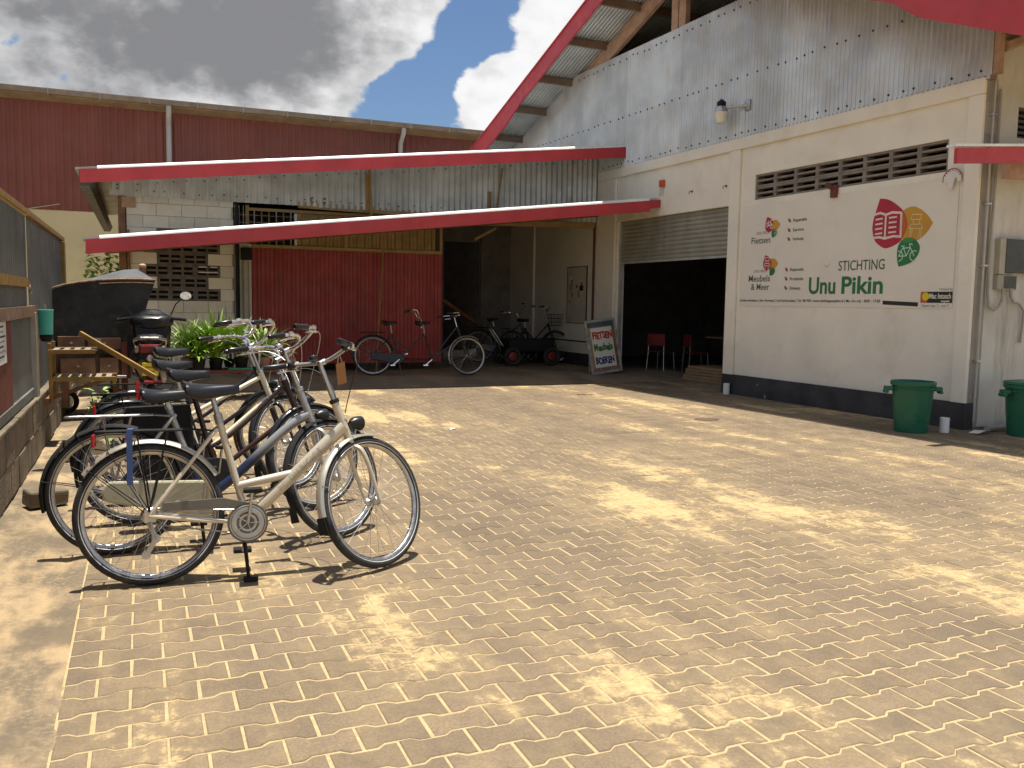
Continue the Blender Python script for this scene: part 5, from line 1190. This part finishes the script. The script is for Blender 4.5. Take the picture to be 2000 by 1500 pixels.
PO = thing('ochre_pole', 'ochre wooden pole leaning diagonally across the slatted rack', 'pole', (-.1, 8.9, .5))
g = MB(); g.bar((-.42, .1, .56), (.22, -.18, .16), .035, .045); g.build('beam', OCHRE, PO, bevel=.004)
# rubble blocks on the strip
RB = thing('concrete_lump', 'pale broken concrete lump on the ground behind the bicycles', 'rubble', (-.46, 8.3, 0))
g = MB(); g.prism([(-.15, 0), (.17, 0), (.19, .12), (.12, .22), (-.08, .25), (-.16, .14)], -.12, .12, 'xz'); g.build('lump', M('pale_rubble', (.45, .34, .2), .9, bump=.6, bscale=30), RB, bevel=.02)
b = MB(); b.prism([(-.12, 0), (.12, 0), (.13, .1), (-.11, .11)], -.1, .1, 'xz'); o = b.build('loose_block', LOWW, loc=(-.62, 6.55, 0), bevel=.015); o.rotation_euler.z = R(20); tag(o, 'single loose concrete block at the foot of the boundary wall', 'block')

# ------------------------------------------------------------------ plants
def strap_leaf(mb, base, az, L, rise, droop, w, n=6, tw=0.):
    d = Vector((math.cos(az), math.sin(az), 0)); sd = Vector((-math.sin(az), math.cos(az), 0)); k = len(mb.v)
    for i in range(n+1):
        t = i/n; p = Vector(base)+d*(L*t*math.cos(rise))+Vector((0, 0, L*t*math.sin(rise)-droop*L*t*t)); ww = w*(.5+1.2*t if t < .4 else .98*(1-((t-.4)/.6)**2)+.02)
        mb.v.append(tuple(p-sd*ww+Vector((0, 0, .3*ww)))); mb.v.append(tuple(p)); mb.v.append(tuple(p+sd*ww+Vector((0, 0, .3*ww))))
    for i in range(n): q = k+3*i; mb.f += [(q, q+3, q+4, q+1), (q+1, q+4, q+5, q+2)]
def strap_plant(name, label, x, y, z, n, L, w, mat, rise=(.5, 1.3), droop=.5, group=None, pot=True):
    T = thing(name, label, 'plant', (x, y, z), group=group)
    if pot:
        g = MB(); g.lathe([(.075, 0), (.10, .15), (.11, .155), (.10, .16), (.08, .13)], 18); g.build('pot', random.choice([BLKMT, WOODB, M('terracotta', (.45, .24, .17))]), T, smooth=True)
    m = MB(); z0 = .13 if pot else 0
    for i in range(n): strap_leaf(m, (random.gauss(0, .02), random.gauss(0, .02), z0+random.uniform(0, .08)), random.uniform(0, 6.28), L*random.uniform(.6, 1.1), random.uniform(*rise), droop*random.uniform(.5, 1.3), w*random.uniform(.7, 1.2))
    m.build('leaves', mat, T, smooth=True); return T
BE = thing('plant_bench', 'low dark bench with red edge carrying potted plants by the block wall', 'bench', (1.0, 12.9, 0))
g = MB(); g.box(-.55, 1.0, -.25, .25, .37, .41); g.build('top', M('red_bench', (.16, .035, .03), .6), BE, bevel=.004)
for (x, y) in ((-.5, -.2), (.93, -.2), (-.5, .18), (.93, .18)): g = MB(); g.box(x, x+.05, y, y+.05, 0, .368); g.build('leg', BLKMT, BE)
g = MB(); g.box(.1, .75, -.27, -.24, .412, .44); g.build('green_hose', M('green_hose', (.02, .22, .12), .5), BE, bevel=.01)
strap_plant('spider_plant', 'bright yellow-green strap-leaved plant in the middle of the plant bench', .96, 12.85, .412, 190, .95, .021, LEAF1, (.7, 1.5), .45)
strap_plant('spider_plant', 'pale trailing strap-leaved plant at the scooter end of the plant bench', .60, 12.9, .412, 150, .95, .018, LEAF3, (.9, 1.5), .7)
strap_plant('spider_plant', 'low bushy green plant in front on the plant bench', .72, 12.72, .412, 170, .60, .018, LEAF1, (.3, 1.3), .35)
strap_plant('spider_plant', 'loose green potted plant at the gate end of the plant bench', 1.30, 12.85, .412, 150, .80, .019, LEAF1, (.6, 1.4), .45)
strap_plant('spider_plant', 'small yellowish plant beside the downpipe on the plant bench', 1.62, 12.95, .412, 120, .72, .018, LEAF3, (.5, 1.4), .45)
for i, (x, y, h_) in enumerate(((1.0, 13.15, .78), (1.17, 13.2, .88), (1.55, 13.3, .55))):
    T = thing('snake_plant', ('tall dark snake plant with one pointed leaf, the shorter of the upright pair', 'tallest dark snake plant spear standing above the potted plants', 'short dark spear-leaved plant nearest the downpipe')[i], 'plant', (x, y, .412))
    m = MB(); 
    for q in range(3): strap_leaf(m, (random.gauss(0, .015), random.gauss(0, .015), .1), random.uniform(0, 6.28), h_*random.uniform(.7, 1), 1.5, .02, .024)
    m.build('leaves', LEAF2, T, smooth=True); g = MB(); g.lathe([(.06, 0), (.085, .12), (.07, .11)], 14); g.build('pot', BLKMT, T, smooth=True)
FLW = thing('yellow_shrub', 'pale croton shrub with pinkish blossom behind the handlebars', 'plant', (1.50, 13.0, .412))
m = MB()
for q in range(46): strap_leaf(m, (random.gauss(0, .05), random.gauss(0, .05), random.uniform(.3, .55)), random.uniform(0, 6.28), random.uniform(.12, .22), random.uniform(.0, 1.1), .3, .02, 4)
m.build('leaves', LEAF1, FLW, smooth=True); g = MB(); g.tube([(0, 0, 0), (.01, 0, .3), (-.02, .02, .5)], .012, 6); g.build('stem', STEM, FLW)
g = MB()
for q in range(14): g.lathe([(.0, -.012), (.018, .0), (.0, .012)], 7, Matrix.Translation((-.12+random.gauss(0, .025), -.1, .42+random.gauss(0, .02))), False, False)
g.build('blossom', PINK, FLW)
def leafy(name, label, x, y, h0, h1, rx, n, mat, L=.09, z0=0.):
    T = thing(name, label, 'shrub', (x, y, z0)); m = MB(); g = MB()
    for q in range(7):
        a = random.uniform(0, 6.28); e = (rx*.7*math.cos(a), rx*.7*math.sin(a), random.uniform(h0, h1)); g.tube([(0, 0, 0), (e[0]*.4, e[1]*.4, h0*.7), e], [.018, .012, .005], 5)
    for q in range(n):
        a = random.uniform(0, 6.28); r_ = rx*math.sqrt(random.random()); zz_ = random.uniform(h0, h1)
        p = (r_*math.cos(a), r_*math.sin(a), zz_-.35*(r_/rx)**2*(h1-h0)); strap_leaf(m, p, random.uniform(0, 6.28), L*random.uniform(.6, 1.3), random.uniform(-.6, .9), .4, L*.22, 3)
    m.build('leaves', mat, T, smooth=True); g.build('stem', STEM, T, smooth=True)
leafy('garden_shrub', 'leafy green shrub behind the cart against the cream wall', -.55, 17.2, .7, 2.3, .48, 600, LEAF1, .16)
leafy('garden_shrub', 'small wispy shrub showing over the end of the sheet fence', -1.45, 17.0, .8, 2.02, .3, 150, LEAF3, .12)
leafy('garden_shrub', 'creeper showing through the gap in the sheet fence', -1.35, 9.0, .4, 1.95, .35, 300, LEAF1, .10)
leafy('weed_clump', 'weeds growing at the foot of the fence behind the bicycles', -.35, 9.05, .05, .55, .18, 110, LEAF3, .12)

# ------------------------------------------------------------------ pavement sign
AB = thing('pavement_sign', 'framed pavement sign hand-lettered Fietsen Meubels Boeken', 'sign', (8.14, 14.52, .10), (0, R(-6.5), R(4)))
TI = Matrix.Rotation(R(-9), 4, 'X')
def ab(mb, nm, mat, **k): mb.xform(TI); return mb.build(nm, mat, AB, **k)
wv, hv = .345, 1.03
DRIFT = M('driftwood_paint', (.34, .35, .31), .7, var=.3, scale=9, dirt=(.18, .15, .1), dscale=8)
for (x0, x1, z0, z1) in ((-wv, -wv+.045, 0, hv), (wv-.045, wv, 0, hv), (-wv+.045, wv-.045, 0, .045), (-wv+.045, wv-.045, hv-.045, hv)): ab(MB().box(x0, x1, -.035, 0, z0, z1), 'frame', DRIFT, bevel=.004)
ab(MB().box(-wv+.045, wv-.045, -.015, -.005, .045, hv-.045), 'backing_board', OCHRED)
ab(MB().box(-wv+.046, wv-.046, -.022, -.0155, .89, hv-.046), 'blue_band', M('blue_band', (.07, .10, .13), .7, var=.3)); ab(MB().box(-wv+.046, wv-.046, -.022, -.0155, .046, .11), 'pattern_band', M('red_band', (.30, .16, .13), .7, var=.4, scale=25))
ab(MB().box(wv-.105, wv-.046, -.021, -.0155, .115, .885), 'dark_strip', WOODB); ab(MB().box(-wv+.046, -wv+.10, -.021, -.0155, .115, .885), 'ochre_strip', OCHRED)
ab(MB().box(-.235, .235, -.024, -.0155, .12, .875), 'white_sheet', M('sign_white', (.66, .64, .56), .7, dirt=(.5, .47, .38), dscale=6))
for tx, z, h_, w_, mat in (('FIETSEN', .665, .125, .44, M('sign_red', (.42, .03, .03), .6)), ('Meubels', .44, .125, .41, M('sign_green', (.03, .16, .03), .6)), ('BOEKEN', .19, .12, .41, INK_B)):
    o = text_mesh(tx, h_/.7, 'hand_lettering', mat, AB, Matrix.Identity(4), 1, .0085, .0008)
    xs = [v.co.x for v in o.data.vertices]
    for v in o.data.vertices: v.co.y += .010*math.sin(v.co.x*23); v.co.x += .006*math.sin(v.co.y*41)
    k_ = w_/(max(xs)-min(xs)); o.data.transform(TI @ Matrix(((1, 0, 0, -.215), (0, 0, -1, -.026), (0, 1, 0, z), (0, 0, 0, 1))) @ Matrix.Diagonal((k_, 1, 1, 1)))
for sx_ in (-1, 1): g = MB(); g.bar((sx_*(wv-.03), .01, hv-.25), (sx_*(wv-.06), .16, .0), .025, .03); g.build('back_leg', DRIFT, AB)

# ------------------------------------------------------------------ inside the shutter opening
def chair(lab, n, a, rz):
    p = FM @ Vector((n, a, .03)); T = thing('stacking_chair', lab, 'chair', p, (0, 0, rz))
    g = MB(); g.box(-.20, .20, -.20, .20, .44, .46); g.build('seat', REDC, T, bevel=.009)
    g = MB(); g.prism([(-.21, .56), (.21, .56), (.20, .80), (-.20, .80)], .17, .19, 'xz'); g.build('backrest', REDC, T, bevel=.009)
    for (x, y) in ((-.18, -.18), (.18, -.18), (-.18, .18), (.18, .18)): g = MB(); g.tube([(x, y, .44), (x*1.15, y*1.15, 0)] if y < 0 else [(x, y, .75), (x, y, .44), (x*1.15, y*1.15, 0)], .010, 7); g.build('leg', STEEL, T, smooth=True)
chair('red-backed chair with steel legs behind the pavement sign', 1.05, 7.75, R(115)); chair('red-backed chair with steel legs next to the table in the opening', 1.5, 7.2, R(75))
TB = thing('work_table', 'plain dark table standing inside the roller shutter opening', 'table', FM @ Vector((2.3, 6.7, .03)), FR)
g = MB(); g.box(-.35, .35, -.8, .8, .72, .75); g.build('top', PLY, TB, bevel=.004)
for (x, y) in ((-.3, -.75), (.26, -.75), (-.3, .71), (.26, .71)): g = MB(); g.box(x, x+.04, y, y+.04, 0, .718); g.build('leg', BLKMT, TB)
for i in range(5):
    p = FM @ Vector((.95+.03*i, 5.6+.02*random.random(), .03+.052*i)); g = MB(); g.box(-.3, .3, -.85, .85, 0, .048)
    o = g.build('plank', PLY, loc=p, bevel=.003); o.rotation_euler = (0, 0, R(2+random.uniform(-3, 3))); tag(o, ('wide plank, bottom of the stack inside the shutter', 'wide plank, second from the floor in the shutter stack', 'wide plank, middle of the stack inside the shutter', 'wide plank, second from the top in the shutter stack', 'wide plank, topmost of the stack inside the shutter')[i], 'plank', 'planks stacked inside the shutter')
CB = thing('cabinet', 'large reddish brown cabinet behind the stacked planks', 'cabinet', FM @ Vector((2.0, 5.3, .03)), FR)
g = MB(); g.box(-.3, .3, -.75, .75, .0, 1.25); g.build('carcass', M('cabinet_wood', (.11, .04, .03), .5), CB, bevel=.006)
for y in (-.74, .01): g = MB(); g.box(-.318, -.301, y, y+.73, .05, 1.2); D_ = g.build('door', M('cabinet_wood', (.11, .04, .03)), CB, bevel=.004); g = MB(); g.lathe([(.012, 0), (.012, .03)], 8, Matrix.Translation((-.318, y+(.68 if y < 0 else .05), .65)) @ Matrix.Rotation(-math.pi/2, 4, 'Y')); g.build('knob', STEEL, D_)
# small litter on the yard
b = MB(); b.tube([(0, 0, .008), (.1, .02, .012), (.18, -.01, .008), (.27, .03, .012)], [.006, .007, .006, .003], 5); b.tube([(.18, -.01, .008), (.22, -.05, .01)], .004, 4)
o = b.build('twig', STEM, loc=(6.15, 11.9, 0)); o.rotation_euler.z = R(-20); tag(o, 'dark dry twig lying on the sunlit paving', 'twig')
b = MB(); b.lathe([(.16, 0), (.17, .004), (.15, .008)], 18, Matrix.Diagonal((1, .7, 1, 1))); o = b.build('drain_cover', M('drain_cover', (.10, .07, .05), .9), loc=(6.43, 8.93, .001)); tag(o, 'small dark oval drain cover in the paving', 'drain cover')
b = MB(); b.v = [(0, 0, .002), (.07, .01, .012), (.1, .06, .004), (.03, .07, .01)]; b.f = [(0, 1, 2, 3)]; o = b.build('paper_scrap', PAPER, loc=(3.1, 9.0, .002)); tag(o, 'tiny white paper scrap on the paving', 'litter')
